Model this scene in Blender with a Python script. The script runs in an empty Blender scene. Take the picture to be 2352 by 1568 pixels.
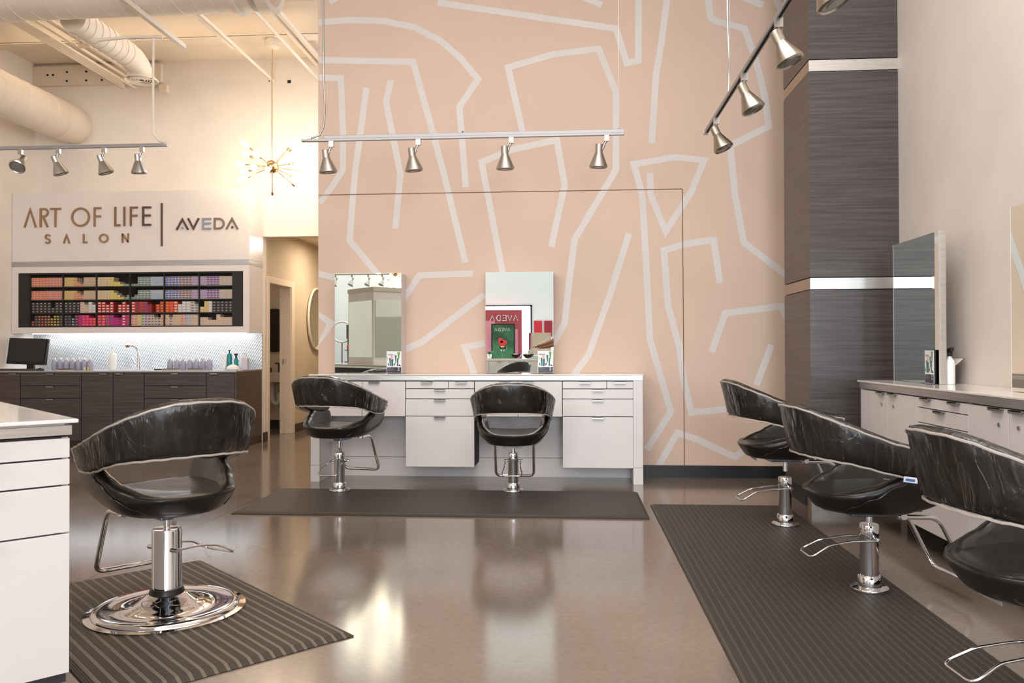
import bpy, bmesh, math, random
from mathutils import Vector, Matrix
PI = math.pi
C = bpy.context.scene.collection
SC = bpy.context.scene
R = math.radians

# ---------------------------------------------------------------- camera
cam_d = bpy.data.cameras.new('camera')
cam = bpy.data.objects.new('camera', cam_d); C.objects.link(cam)
cam_d.sensor_width = 36.0; cam_d.lens = 1860.0 / 2352.0 * 36.0
cam_d.clip_start = 0.05; cam_d.clip_end = 100
YAW, PIT, ROL = -0.07226, 0.009755, -0.002826
_r = Vector((math.cos(YAW), -math.sin(YAW), 0))
_f = Vector((math.sin(YAW)*math.cos(PIT), math.cos(YAW)*math.cos(PIT), math.sin(PIT)))
_u = _r.cross(_f)
r2 = math.cos(ROL)*_r + math.sin(ROL)*_u; u2 = -math.sin(ROL)*_r + math.cos(ROL)*_u
cam.matrix_world = Matrix(((r2.x, u2.x, -_f.x, 0), (r2.y, u2.y, -_f.y, 0), (r2.z, u2.z, -_f.z, 1.118), (0, 0, 0, 1)))
SC.camera = cam
# ---------------------------------------------------------------- view, world
SC.view_settings.view_transform = 'Standard'
SC.view_settings.look = 'None'
SC.view_settings.exposure = 0.27
SC.view_settings.gamma = 1.0
SC.cycles.use_denoising = True
SC.cycles.max_bounces = 10
SC.cycles.sample_clamp_indirect = 6.0
w = bpy.data.worlds.new('daylight'); SC.world = w; w.use_nodes = True
w.node_tree.nodes['Background'].inputs[0].default_value = (0.80, 0.90, 1.0, 1)
w.node_tree.nodes['Background'].inputs[1].default_value = 2.5

def area(name, loc, rot, sx, sy, power, col):
    d = bpy.data.lights.new(name, 'AREA'); d.shape = 'RECTANGLE'; d.size = sx; d.size_y = sy
    d.energy = power; d.color = col
    o = bpy.data.objects.new(name, d); C.objects.link(o); o.location = loc; o.rotation_euler = rot
    return o
# daylight coming in through the shop windows of the rear wall (they face +Y, into the room)
area('window_daylight', (-2.16, -5.42, 1.45), (R(90), 0, 0), 2.4, 1.4, 110, (0.86, 0.93, 1.0))
area('window_daylight', (1.0, -5.42, 1.9), (R(90), 0, 0), 2.1, 2.6, 230, (0.86, 0.93, 1.0))
area('window_daylight', (-4.85, -5.42, 3.95), (R(90), 0, 0), 2.2, 1.2, 130, (0.90, 0.95, 1.0))
area('ceiling_fill', (0.1, 2.3, 4.93), (0, 0, 0), 3.4, 3.4, 160, (1.0, 0.965, 0.94))  # added fill below the closed ceiling, no skylight opening there
area('ceiling_fill', (-2.4, -2.9, 4.93), (0, 0, 0), 6.5, 3.6, 85, (0.82, 0.91, 1.0))  # added cool fill to brighten the rear wall, no opening above
area('warm_ceiling_fill', (-4.6, 8.1, 4.93), (0, 0, 0), 3.4, 1.0, 16, (1.0, 0.80, 0.58))  # added warm fill for the back ceiling, no fixture there

def s2l(c):
    c = c/255.0
    return c/12.92 if c <= 0.04045 else ((c+0.055)/1.055)**2.4
def rgb(r, g, b): return (s2l(r), s2l(g), s2l(b), 1)
MATS = {}
def mat(name, col, rough=0.5, metal=0.0, coat=0.0, emit=None, es=0.0):
    if name in MATS: return MATS[name]
    m = bpy.data.materials.new(name); m.use_nodes = True
    b = m.node_tree.nodes['Principled BSDF']
    b.inputs['Base Color'].default_value = rgb(*col)
    b.inputs['Roughness'].default_value = rough
    b.inputs['Metallic'].default_value = metal
    b.inputs['Coat Weight'].default_value = coat
    if emit:
        b.inputs['Emission Color'].default_value = rgb(*emit); b.inputs['Emission Strength'].default_value = es
    MATS[name] = m
    return m
def nodes(m): return m.node_tree.nodes, m.node_tree.links, m.node_tree.nodes['Principled BSDF']
def noisy(m, c1, c2, scale=(1, 1, 1), ns=5.0, detail=4.0, lo=0.35, hi=0.65, bump=0.0, rough=None, bd=0.01):
    """object-space noise between two colours, stretched by scale; optional bump and roughness range"""
    n, l, b = nodes(m)
    tc = n.new('ShaderNodeTexCoord'); mp = n.new('ShaderNodeMapping'); nz = n.new('ShaderNodeTexNoise')
    mp.inputs['Scale'].default_value = scale
    nz.inputs['Scale'].default_value = ns; nz.inputs['Detail'].default_value = detail
    cr = n.new('ShaderNodeValToRGB')
    cr.color_ramp.elements[0].position = lo; cr.color_ramp.elements[0].color = rgb(*c1)
    cr.color_ramp.elements[1].position = hi; cr.color_ramp.elements[1].color = rgb(*c2)
    l.new(tc.outputs['Object'], mp.inputs['Vector']); l.new(mp.outputs['Vector'], nz.inputs['Vector'])
    l.new(nz.outputs['Fac'], cr.inputs['Fac']); l.new(cr.outputs['Color'], b.inputs['Base Color'])
    if bump:
        bp = n.new('ShaderNodeBump'); bp.inputs['Strength'].default_value = bump; bp.inputs['Distance'].default_value = bd
        l.new(nz.outputs['Fac'], bp.inputs['Height']); l.new(bp.outputs['Normal'], b.inputs['Normal'])
    if rough:
        mr = n.new('ShaderNodeMapRange'); mr.inputs['To Min'].default_value = rough[0]; mr.inputs['To Max'].default_value = rough[1]
        l.new(nz.outputs['Fac'], mr.inputs['Value']); l.new(mr.outputs['Result'], b.inputs['Roughness'])
    return m
# materials
M_wall = noisy(mat('wall_paint', (226, 214, 202), 0.75), (230, 220, 210), (235, 225, 215), ns=3)
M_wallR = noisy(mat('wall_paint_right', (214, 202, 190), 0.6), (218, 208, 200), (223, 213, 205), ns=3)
M_mural = noisy(mat('peach_paint', (214, 178, 150), 0.7), (212, 186, 168), (217, 190, 172), ns=1.2)
M_line = noisy(mat('pale_line_paint', (208, 202, 202), 0.65), (214, 208, 205), (220, 213, 210), ns=2)
M_seam = mat('panel_seam', (120, 85, 68), 0.8)
M_ceil = noisy(mat('ceiling_paint', (228, 214, 196), 0.8), (222, 208, 190), (232, 218, 200), ns=2)
M_white = noisy(mat('white_laminate', (222, 214, 210), 0.32), (216, 210, 209), (221, 215, 214), ns=2)
M_panel = noisy(mat('white_sign_panel', (226, 216, 212), 0.25), (225, 216, 212), (230, 221, 217), ns=2)
M_quartz = noisy(mat('white_quartz', (226, 220, 214), 0.12, coat=0.3), (222, 216, 210), (232, 227, 221), ns=12)
M_steel = noisy(mat('brushed_steel', (190, 190, 192), 0.32, 1.0), (176, 176, 178), (200, 200, 202), scale=(1, 1, 60), ns=4, bump=0.05)
M_alu = noisy(mat('brushed_aluminium_band', (205, 203, 200), 0.34, 1.0), (200, 198, 196), (214, 212, 208), scale=(1, 1, 50), ns=4)
M_satin = mat('satin_nickel', (178, 176, 172), 0.3, 1.0)
M_chrome = mat('chrome', (225, 225, 228), 0.05, 1.0)
M_wood = noisy(mat('dark_grey_laminate', (84, 76, 74), 0.34), (54, 48, 48), (86, 79, 78), scale=(0.7, 0.7, 26), ns=3.2, detail=8, lo=0.28, hi=0.72, bump=0.08, bd=0.003)
M_woodB = noisy(mat('brown_grey_laminate', (88, 74, 66), 0.34), (60, 50, 45), (92, 78, 71), scale=(0.7, 0.7, 26), ns=3.2, detail=8, lo=0.28, hi=0.72, bump=0.08, bd=0.003)
M_base = mat('black_rubber_base', (24, 24, 28), 0.45)
M_leather = noisy(mat('black_leather', (26, 24, 23), 0.3, coat=0.15), (22, 20, 19), (32, 29, 28), ns=30, bump=0.12, bd=0.002)
M_mirror = mat('mirror_silver', (232, 240, 236), 0.0, 1.0)
M_black = mat('black_plastic', (20, 20, 21), 0.35)
M_blackmatte = mat('black_shelf_board', (30, 26, 24), 0.6)
M_duct = noisy(mat('painted_duct', (226, 214, 198), 0.5), (222, 208, 192), (230, 216, 200), ns=2)
M_dark = mat('dark_gap', (12, 10, 10), 0.9)
M_brown = noisy(mat('dark_brown_base', (60, 48, 38), 0.5), (54, 43, 34), (66, 53, 42), ns=5)
M_brass = mat('polished_brass', (206, 176, 136), 0.18, 1.0)
M_gold = mat('champagne_metal', (168, 138, 110), 0.3, 0.9)
M_bulb = mat('lit_bulb', (255, 240, 215), 0.3, emit=(255, 236, 205), es=22)
M_paper = mat('white_paper', (235, 235, 235), 0.6)
M_bottle = mat('pale_lilac_bottle', (166, 166, 186), 0.28)
M_whitepl = mat('white_plastic', (240, 240, 240), 0.3)
M_teal = mat('teal_bottle', (18, 132, 134), 0.25)
M_teald = mat('dark_teal_print', (22, 100, 98), 0.4)
M_pvc = mat('pvc_pipe', (205, 195, 185), 0.4)
M_skin = mat('skin', (150, 98, 72), 0.5)
M_hair = mat('black_hair', (22, 18, 18), 0.5)
M_lens = mat('lamp_glass', (120, 118, 112), 0.15)
M_corr = noisy(mat('corridor_paint', (196, 178, 152), 0.75), (192, 174, 148), (198, 180, 154), ns=3)

def shader_mix(name, build):
    m = bpy.data.materials.new(name); m.use_nodes = True
    n, l = m.node_tree.nodes, m.node_tree.links
    n.remove(n['Principled BSDF']); build(n, l, n['Material Output']); MATS[name] = m
    return m
def _glass(n, l, out):
    t = n.new('ShaderNodeBsdfTransparent'); t.inputs[0].default_value = (0.93, 0.96, 0.95, 1)
    g = n.new('ShaderNodeBsdfGlossy'); g.inputs['Roughness'].default_value = 0.01
    f = n.new('ShaderNodeFresnel'); f.inputs[0].default_value = 1.5
    x = n.new('ShaderNodeMixShader'); l.new(f.outputs[0], x.inputs[0]); l.new(t.outputs[0], x.inputs[1]); l.new(g.outputs[0], x.inputs[2])
    l.new(x.outputs[0], out.inputs[0])
M_glass = shader_mix('clear_glass', _glass)
def _film(n, l, out):
    tc = n.new('ShaderNodeTexCoord'); mp = n.new('ShaderNodeMapping'); mp.inputs['Scale'].default_value = (7, 7, 2.2)
    nz = n.new('ShaderNodeTexNoise'); nz.inputs['Scale'].default_value = 2.6; nz.inputs['Detail'].default_value = 6; nz.inputs['Distortion'].default_value = 1.2
    bp = n.new('ShaderNodeBump'); bp.inputs['Strength'].default_value = 1.0; bp.inputs['Distance'].default_value = 0.026
    t = n.new('ShaderNodeBsdfTransparent'); t.inputs[0].default_value = (0.97, 0.97, 0.97, 1)
    g = n.new('ShaderNodeBsdfGlossy'); g.inputs['Roughness'].default_value = 0.09
    f = n.new('ShaderNodeFresnel'); f.inputs[0].default_value = 1.38
    a = n.new('ShaderNodeMath'); a.operation = 'ADD'; a.use_clamp = True; a.inputs[1].default_value = 0.025
    x = n.new('ShaderNodeMixShader')
    l.new(tc.outputs['Object'], mp.inputs[0]); l.new(mp.outputs[0], nz.inputs['Vector']); l.new(nz.outputs['Fac'], bp.inputs['Height'])
    l.new(bp.outputs[0], g.inputs['Normal']); l.new(bp.outputs[0], f.inputs['Normal'])
    l.new(f.outputs[0], a.inputs[0]); l.new(a.outputs[0], x.inputs[0]); l.new(t.outputs[0], x.inputs[1]); l.new(g.outputs[0], x.inputs[2])
    l.new(x.outputs[0], out.inputs[0])
def _pane(n, l, out):
    t = n.new('ShaderNodeBsdfTransparent'); g = n.new('ShaderNodeBsdfGlossy'); g.inputs['Roughness'].default_value = 0.01
    f = n.new('ShaderNodeFresnel'); f.inputs[0].default_value = 1.18
    x = n.new('ShaderNodeMixShader'); l.new(f.outputs[0], x.inputs[0]); l.new(t.outputs[0], x.inputs[1]); l.new(g.outputs[0], x.inputs[2])
    l.new(x.outputs[0], out.inputs[0])
M_pane = shader_mix('thin_display_glass', _pane)
M_film = shader_mix('clear_plastic_film', _film)
def _hem(n, l, out):
    t = n.new('ShaderNodeBsdfTransparent'); d = n.new('ShaderNodeBsdfPrincipled'); d.inputs['Base Color'].default_value = rgb(205, 196, 188); d.inputs['Roughness'].default_value = 0.25
    x = n.new('ShaderNodeMixShader'); x.inputs[0].default_value = 0.6
    l.new(t.outputs[0], x.inputs[1]); l.new(d.outputs[0], x.inputs[2]); l.new(x.outputs[0], out.inputs[0])
M_hem = shader_mix('plastic_hem', _hem)

# floor: polished concrete with saw joints
M_floor = mat('polished_concrete', (120, 100, 86), 0.16, coat=0.0)
def _floor():
    n, l, b = nodes(M_floor)
    tc = n.new('ShaderNodeTexCoord')
    def noise(s, d=6):
        z = n.new('ShaderNodeTexNoise'); z.inputs['Scale'].default_value = s; z.inputs['Detail'].default_value = d
        l.new(tc.outputs['Object'], z.inputs['Vector']); return z
    a, f = noise(0.9), noise(38, 3)
    cr = n.new('ShaderNodeValToRGB'); e = cr.color_ramp.elements
    e[0].position = 0.3; e[0].color = rgb(104, 92, 83); e[1].position = 0.72; e[1].color = rgb(132, 118, 107)
    l.new(a.outputs['Fac'], cr.inputs['Fac'])
    mx = n.new('ShaderNodeMixRGB'); mx.blend_type = 'OVERLAY'; mx.inputs[0].default_value = 0.22
    l.new(cr.outputs[0], mx.inputs[1]); l.new(f.outputs['Fac'], mx.inputs[2])
    sp = n.new('ShaderNodeSeparateXYZ'); l.new(tc.outputs['Object'], sp.inputs[0])
    def line(sock, at):
        s = n.new('ShaderNodeMath'); s.operation = 'SUBTRACT'; s.inputs[1].default_value = at; l.new(sock, s.inputs[0])
        ab = n.new('ShaderNodeMath'); ab.operation = 'ABSOLUTE'; l.new(s.outputs[0], ab.inputs[0])
        lt = n.new('ShaderNodeMath'); lt.operation = 'LESS_THAN'; lt.inputs[1].default_value = 0.004; l.new(ab.outputs[0], lt.inputs[0]); return lt.outputs[0]
    cur = None
    for so in (line(sp.outputs['X'], -2.36), line(sp.outputs['Y'], 5.99), line(sp.outputs['X'], 2.9), line(sp.outputs['Y'], 0.9)):
        if cur is None: cur = so
        else:
            q = n.new('ShaderNodeMath'); q.operation = 'MAXIMUM'; l.new(cur, q.inputs[0]); l.new(so, q.inputs[1]); cur = q.outputs[0]
    m2 = n.new('ShaderNodeMixRGB'); m2.inputs[2].default_value = rgb(66, 54, 46)
    l.new(cur, m2.inputs[0]); l.new(mx.outputs[0], m2.inputs[1]); l.new(m2.outputs[0], b.inputs['Base Color'])
    mr = n.new('ShaderNodeMapRange'); mr.inputs['To Min'].default_value = 0.07; mr.inputs['To Max'].default_value = 0.20
    l.new(a.outputs['Fac'], mr.inputs['Value']); l.new(mr.outputs[0], b.inputs['Roughness'])
    bp = n.new('ShaderNodeBump'); bp.inputs['Strength'].default_value = 0.05; bp.inputs['Distance'].default_value = 0.01
    l.new(a.outputs['Fac'], bp.inputs['Height']); l.new(bp.outputs[0], b.inputs['Normal'])
    b.inputs['Specular IOR Level'].default_value = 0.8
_floor()
# ribbed rubber: ridges along local X, repeating in local Y
M_rib = mat('ribbed_rubber', (78, 66, 56), 0.55)
M_ribdk = mat('ribbed_rubber_dark', (62, 54, 47), 0.55)
def _rib(m, light, dark, per=0.042):
    n, l, b = nodes(m)
    tc = n.new('ShaderNodeTexCoord'); sp = n.new('ShaderNodeSeparateXYZ'); l.new(tc.outputs['Object'], sp.inputs[0])
    def mth(op, a, v):
        q = n.new('ShaderNodeMath'); q.operation = op; l.new(a, q.inputs[0]); q.inputs[1].default_value = v; return q.outputs[0]
    fr = mth('FRACT', mth('MULTIPLY', sp.outputs['Y'], 1/per), 0)
    cr = n.new('ShaderNodeValToRGB'); cr.color_ramp.interpolation = 'LINEAR'
    el = cr.color_ramp.elements; el[0].position = 0.0; el[0].color = (1, 1, 1, 1); el[1].position = 1.0; el[1].color = (1, 1, 1, 1)
    for p_, v in ((0.22, 1), (0.28, 0), (0.36, 0), (0.40, .55), (0.44, 0), (0.52, 0), (0.56, .55), (0.60, 0), (0.68, 0), (0.72, .55), (0.76, 0), (0.88, 0), (0.94, 1)):
        x = el.new(p_); x.color = (v, v, v, 1)
    l.new(fr, cr.inputs[0])
    c = n.new('ShaderNodeMixRGB'); c.inputs[1].default_value = rgb(*dark); c.inputs[2].default_value = rgb(*light)
    l.new(cr.outputs[0], c.inputs[0]); l.new(c.outputs[0], b.inputs['Base Color'])
    bp = n.new('ShaderNodeBump'); bp.inputs['Strength'].default_value = 0.6; bp.inputs['Distance'].default_value = 0.003
    l.new(cr.outputs[0], bp.inputs['Height']); l.new(bp.outputs[0], b.inputs['Normal'])
_rib(M_rib, (100, 88, 76), (44, 37, 31)); _rib(M_ribdk, (66, 58, 51), (46, 40, 35), 0.033)
M_rubber = mat('plain_rubber', (84, 72, 62), 0.5)
# diagonal textured metal backsplash
M_splash = mat('textured_metal', (190, 192, 194), 0.34, 0.6)
def _splash():
    n, l, b = nodes(M_splash)
    tc = n.new('ShaderNodeTexCoord'); mp = n.new('ShaderNodeMapping'); mp.inputs['Rotation'].default_value = (0, R(25), 0)
    wv = n.new('ShaderNodeTexWave'); wv.inputs['Scale'].default_value = 16; wv.inputs['Distortion'].default_value = 0.0; wv.inputs['Detail'].default_value = 1
    bp = n.new('ShaderNodeBump'); bp.inputs['Strength'].default_value = 0.35; bp.inputs['Distance'].default_value = 0.006
    l.new(tc.outputs['Object'], mp.inputs[0]); l.new(mp.outputs[0], wv.inputs[0]); l.new(wv.outputs['Fac'], bp.inputs['Height']); l.new(bp.outputs[0], b.inputs['Normal'])
    cr = n.new('ShaderNodeValToRGB'); cr.color_ramp.elements[0].color = rgb(150, 156, 162); cr.color_ramp.elements[1].color = rgb(222, 224, 226)
    l.new(wv.outputs['Fac'], cr.inputs['Fac']); l.new(cr.outputs[0], b.inputs['Base Color'])
_splash()

# ---------------------------------------------------------------- mesh helpers
class MB:
    def __init__(s): s.bm = bmesh.new(); s.mi = 0; s.smooth = False
    def _f(s, vs):
        try:
            f = s.bm.faces.new(vs); f.material_index = s.mi; f.smooth = s.smooth; return f
        except ValueError: return None
    def box(s, x0, x1, y0, y1, z0, z1, rz=0.0, rx=0.0, ry=0.0, piv=None):
        x0, x1 = min(x0, x1), max(x0, x1); y0, y1 = min(y0, y1), max(y0, y1); z0, z1 = min(z0, z1), max(z0, z1)
        c = Vector(piv) if piv else Vector(((x0+x1)/2, (y0+y1)/2, (z0+z1)/2))
        m = Matrix.Rotation(rz, 3, 'Z') @ Matrix.Rotation(ry, 3, 'Y') @ Matrix.Rotation(rx, 3, 'X')
        v = [s.bm.verts.new(c + m @ (Vector(p) - c)) for p in ((x0, y0, z0), (x1, y0, z0), (x1, y1, z0), (x0, y1, z0), (x0, y0, z1), (x1, y0, z1), (x1, y1, z1), (x0, y1, z1))]
        for q in ((0, 3, 2, 1), (4, 5, 6, 7), (0, 1, 5, 4), (1, 2, 6, 5), (2, 3, 7, 6), (3, 0, 4, 7)): s._f([v[i] for i in q])
        return s
    def lathe(s, prof, seg=32, c=(0, 0, 0), axis=(0, 0, 1), sx=1, sy=1):
        """prof: list of (radius, height) along axis"""
        ax = Vector(axis).normalized(); q = Vector((0, 0, 1)).rotation_difference(ax); c = Vector(c); s.smooth = True
        rings = []
        for r_, h in prof:
            if r_ < 1e-5: rings.append([s.bm.verts.new(c + q @ Vector((0, 0, h)))])
            else: rings.append([s.bm.verts.new(c + q @ Vector((r_*sx*math.cos(2*PI*i/seg), r_*sy*math.sin(2*PI*i/seg), h))) for i in range(seg)])
        for a, b in zip(rings, rings[1:]):
            for i in range(seg):
                j = (i+1) % seg
                if len(a) == 1 and len(b) == 1: continue
                if len(a) == 1: s._f([a[0], b[j], b[i]][::-1])
                elif len(b) == 1: s._f([a[i], a[j], b[0]])
                else: s._f([a[i], a[j], b[j], b[i]])
        if len(rings[0]) > 1: s._f(rings[0][::-1])
        if len(rings[-1]) > 1: s._f(rings[-1])
        s.smooth = False
        return s
    def cyl(s, a, b, r_, seg=20, r2_=None):
        a, b = Vector(a), Vector(b); L = (b-a).length
        return s.lathe([(r_, 0), (r_ if r2_ is None else r2_, L)], seg, a, b-a)
    def tube(s, pts, r_, seg=10, closed=False, fillet=0.0):
        pts = [Vector(p) for p in pts]
        if fillet:
            out = []; n = len(pts)
            for i, p in enumerate(pts):
                if not closed and i in (0, n-1): out.append(p); continue
                a, b = pts[i-1], pts[(i+1) % n]
                fa = min(fillet, (a-p).length*0.45); fb = min(fillet, (b-p).length*0.45)
                p0 = p+(a-p).normalized()*fa; p1 = p+(b-p).normalized()*fb
                for k in range(6):
                    t = k/5; out.append(p0*(1-t)**2+p*2*t*(1-t)+p1*t*t)
            pts = out
        n = len(pts); s.smooth = True; rings = []; nrm = None
        for i, p in enumerate(pts):
            if closed: d = (pts[(i+1) % n]-pts[i-1]).normalized()
            else: d = (pts[min(i+1, n-1)]-pts[max(i-1, 0)]).normalized()
            if nrm is None: nrm = d.orthogonal().normalized()
            nrm = (nrm - d*nrm.dot(d)).normalized(); bn = d.cross(nrm)
            rings.append([s.bm.verts.new(p+(nrm*math.cos(2*PI*k/seg)+bn*math.sin(2*PI*k/seg))*(r_[i] if isinstance(r_, list) else r_)) for k in range(seg)])
        for i in range(n if closed else n-1):
            a, b = rings[i], rings[(i+1) % n]
            for k in range(seg): s._f([a[k], a[(k+1) % seg], b[(k+1) % seg], b[k]])
        if not closed: s._f(rings[0][::-1]); s._f(rings[-1])
        s.smooth = False
        return s
    def loft(s, rings, caps=True, closed=True):
        s.smooth = True; R_ = [[s.bm.verts.new(p) for p in r_] for r_ in rings]
        for a, b in zip(R_, R_[1:]):
            n = len(a)
            for i in range(n if closed else n-1): s._f([a[i], a[(i+1) % n], b[(i+1) % n], b[i]])
        if caps: s._f(R_[0][::-1]); s._f(R_[-1])
        s.smooth = False
        return s
    def prism(s, poly, h, o=(0, 0, 0), u=(1, 0, 0), v=(0, 0, 1), w_=(0, -1, 0)):
        """flat polygon in (u,v) extruded by h along w_"""
        o, u, v, w_ = Vector(o), Vector(u), Vector(v), Vector(w_)
        a = [s.bm.verts.new(o+u*p[0]+v*p[1]) for p in poly]; b = [s.bm.verts.new(o+u*p[0]+v*p[1]+w_*h) for p in poly]
        s._f(a[::-1]); s._f(b); n = len(poly)
        for i in range(n): s._f([a[i], a[(i+1) % n], b[(i+1) % n], b[i]])
        return s
def org(p):
    v = Vector((0, 0, 0))
    while p: v += p.location; p = p.parent
    return v
def mk(name, mb, mats, parent=None, world=True, bevel=0.0, sub=0, seg=2, sharp=50):
    me = bpy.data.meshes.new(name); bm = mb.bm
    if parent and world:
        d = org(parent); bmesh.ops.translate(bm, verts=bm.verts, vec=-d)
    bmesh.ops.recalc_face_normals(bm, faces=bm.faces)
    for e in bm.edges:
        if len(e.link_faces) == 2 and e.calc_face_angle(0) > R(sharp): e.smooth = False
    bm.to_mesh(me); bm.free()
    for m in (mats if isinstance(mats, (list, tuple)) else [mats]): me.materials.append(m)
    o = bpy.data.objects.new(name, me); C.objects.link(o)
    if parent: o.parent = parent
    if bevel:
        b = o.modifiers.new('bevel', 'BEVEL'); b.width = bevel; b.segments = seg; b.limit_method = 'ANGLE'; b.angle_limit = R(40)
    if sub:
        b = o.modifiers.new('sub', 'SUBSURF'); b.levels = sub; b.render_levels = sub
    return o
def tag(o, label, cat, group=None):
    o['label'] = label; o['category'] = cat
    if group: o['group'] = group
    return o
def thing(name, label, cat, loc=(0, 0, 0), rz=0.0, group=None):
    o = bpy.data.objects.new(name, None); C.objects.link(o); o.location = loc; o.rotation_euler = (0, 0, rz); o.empty_display_size = 0.1
    return tag(o, label, cat, group)
def struct(name, mb, mats, parent=None, bevel=0.0):
    o = mk(name, mb, mats, parent, bevel=bevel)
    if not parent: o['kind'] = 'structure'
    return o
def B(*a, **k): return MB().box(*a, **k)
def copy_tree(o, parent=None):
    c = o.copy(); C.objects.link(c); c.parent = parent
    for ch in list(o.children): copy_tree(ch, c)
    return c
def kids(o, name): return [c for c in o.children if c.name.split('.')[0] == name]

# ================================================================= ROOM SHELL
XR, YB, YREAR, XL, YL, ZC = 2.29, 7.147, -5.5, -6.65, 9.62, 5.0
struct('floor', B(-6.8, 2.6, -5.7, 13.2, -0.1, 0), M_floor)
struct('ceiling', B(-6.8, 2.6, -5.7, 8.8, ZC, ZC+0.1), M_ceil)
struct('ceiling_back', B(-6.8, -2.27, 8.8, 9.75, 4.68, 4.8), M_ceil)
mb = MB(); mb.box(-6.65, -2.27, 8.78, 8.80, 4.63, ZC); mb.box(-6.65, -2.27, 8.78, 8.93, 4.615, 4.635)
struct('trim_1', mb, M_ceil)                                    # ceiling beam with lower flange
mb = MB(); mb.box(-6.65, -5.0, 9.56, 9.62, 4.40, 4.64); mb.mi = 1
for bx in (-6.45, -6.38): mb.cyl((bx, 9.562, 4.53), (bx, 9.55, 4.53), 0.012, 8)
for bx in (-6.2, -5.95, -5.75):
    for bz in (4.45, 4.56): mb.cyl((bx, 9.562, bz), (bx, 9.55, bz), 0.012, 8)
mb.mi = 0
struct('trim_2', mb, [M_ceil, M_dark])
struct('wall_left', B(XL-0.12, XL, YREAR, 9.74, 0, ZC), M_wall)
mb = MB(); mb.box(XL, -3.74, YL, YL+0.12, 0, 4.7); mb.box(-3.74, -2.28, YL, YL+0.12, 2.50, 4.7)
mb.mi = 1
for hx, hz in ((-3.66, 4.40), (-3.61, 4.40)): mb.cyl((hx, YL+.001, hz), (hx, YL-0.004, hz), 0.008, 8)
mb.box(-3.43, -3.39, YL-0.006, YL+.001, 4.37, 4.405)
struct('wall_far', mb, [M_wall, M_dark])
# mural wall with its painted lines (surface pattern) and the seam of the hidden panel
MURAL = [[(-2.265,4.075),(-1.989,4.09),(-1.67,4.072),(-1.393,4.008),(-1.157,3.883),(-0.962,3.706),(-0.814,3.523),(-0.982,3.278),(-0.956,2.951),(-0.925,2.561)],[(-1.176,4.22),(-0.377,4.077),(0.409,3.936),(0.502,3.629),(0.601,3.649),(0.607,4.183),(0.604,4.413)],[(0.009,4.28),(0.284,4.148)],[(-2.161,4.257),(-2.029,4.332)],[(-2.265,3.736),(-1.398,3.695),(-1.237,3.113),(-1.121,2.682),(-0.931,1.89)],[(-2.265,3.578),(-2.057,3.564),(-2.038,3.091),(-2.038,2.738),(-2.142,2.582),(-2.258,2.443)],[(-1.822,3.475),(-1.93,2.696),(-1.979,2.101),(-1.721,1.793)],[(-1.6,3.536),(-1.644,3.337),(-1.514,2.689),(-1.562,2.201)],[(-0.419,3.048),(-0.545,3.62),(-0.147,3.725),(0.255,3.763),(0.406,3.375),(0.403,2.692),(0.039,2.084),(-0.008,1.738),(-0.052,1.347),(-0.156,1.164)],[(-0.597,1.79),(-0.784,2.784),(-0.497,2.894),(-0.115,2.964),(-0.047,2.565),(-0.168,2.021)],[(0.869,4.404),(0.853,4.174),(0.802,3.793),(0.756,3.526),(0.715,2.923)],[(1.196,4.392),(1.21,4.162),(1.228,4.009),(1.276,3.973),(1.518,3.904),(1.61,3.639),(1.69,3.3),(1.721,3.045),(1.39,2.882),(1.429,2.46),(1.501,2.042),(1.949,1.683)],[(1.446,4.211),(1.561,4.15),(1.676,4.101)],[(1.758,4.257),(1.794,4.142),(1.871,3.95)],[(0.699,2.659),(0.702,2.472),(0.832,2.146),(1.052,2.482),(1.169,2.761),(0.918,2.793),(0.559,2.739),(0.63,2.473),(0.661,1.885),(0.679,1.504),(0.692,1.199),(0.87,0.572),(0.662,0.241)],[(1.298,1.689),(1.244,2.065),(1.004,2.033),(0.816,1.979),(0.848,1.502),(0.944,1.141),(0.98,0.856),(1.046,0.565),(1.24,0.584),(1.426,0.607)],[(0.515,2.131),(0.342,1.582),(0.157,1.067),(0.012,0.872)],[(-0.865,1.793),(-1.342,1.782),(-1.5,1.557)],[(-0.76,1.606),(-1.319,1.187),(-1.524,1.098)],[(-0.761,1.173),(-0.94,1.139),(-0.851,0.895)],[(-2.294,1.806),(-2.11,1.766)],[(-2.294,1.437),(-2.147,1.358),(-2.283,1.171)],[(1.224,1.091),(1.341,1.427),(1.816,1.485),(1.947,1.232)],[(1.733,1.15),(1.601,0.8)],[(0.755,0.09),(0.925,0.386),(1.09,0.334),(1.416,0.181),(1.521,0.257)]]
def strip(mb, pts, hw, y, dy):
    """flat painted band of half width hw along pts (x,z) with mitred corners"""
    P = [Vector((a, b)) for a, b in pts]; n = len(P); L = []; Rr = []
    for i in range(n):
        d0 = (P[i]-P[i-1]).normalized() if i else None; d1 = (P[i+1]-P[i]).normalized() if i < n-1 else None
        if d0 is None: d0 = d1
        if d1 is None: d1 = d0
        n0 = Vector((-d0.y, d0.x)); n1 = Vector((-d1.y, d1.x)); m = (n0+n1)
        m = m.normalized() if m.length > 1e-6 else n0
        k = hw/max(0.45, m.dot(n0)); L.append(P[i]+m*k); Rr.append(P[i]-m*k)
    def cl(p): return (min(max(p.x, -2.264), XR), min(p.y, ZC))
    for i in range(n-1):
        q = [cl(L[i]), cl(L[i+1]), cl(Rr[i+1]), cl(Rr[i])]
        mb._f([mb.bm.verts.new((a, y-dy, b)) for a, b in q])
mb = MB(); mb.box(-2.266, XR+0.1, YB, YB+0.15, 0, ZC); mb.mi = 1
for i, s in enumerate(MURAL): strip(mb, s, 0.0285, YB, 0.0008+0.0002*(i % 3))
mb.mi = 2
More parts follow.
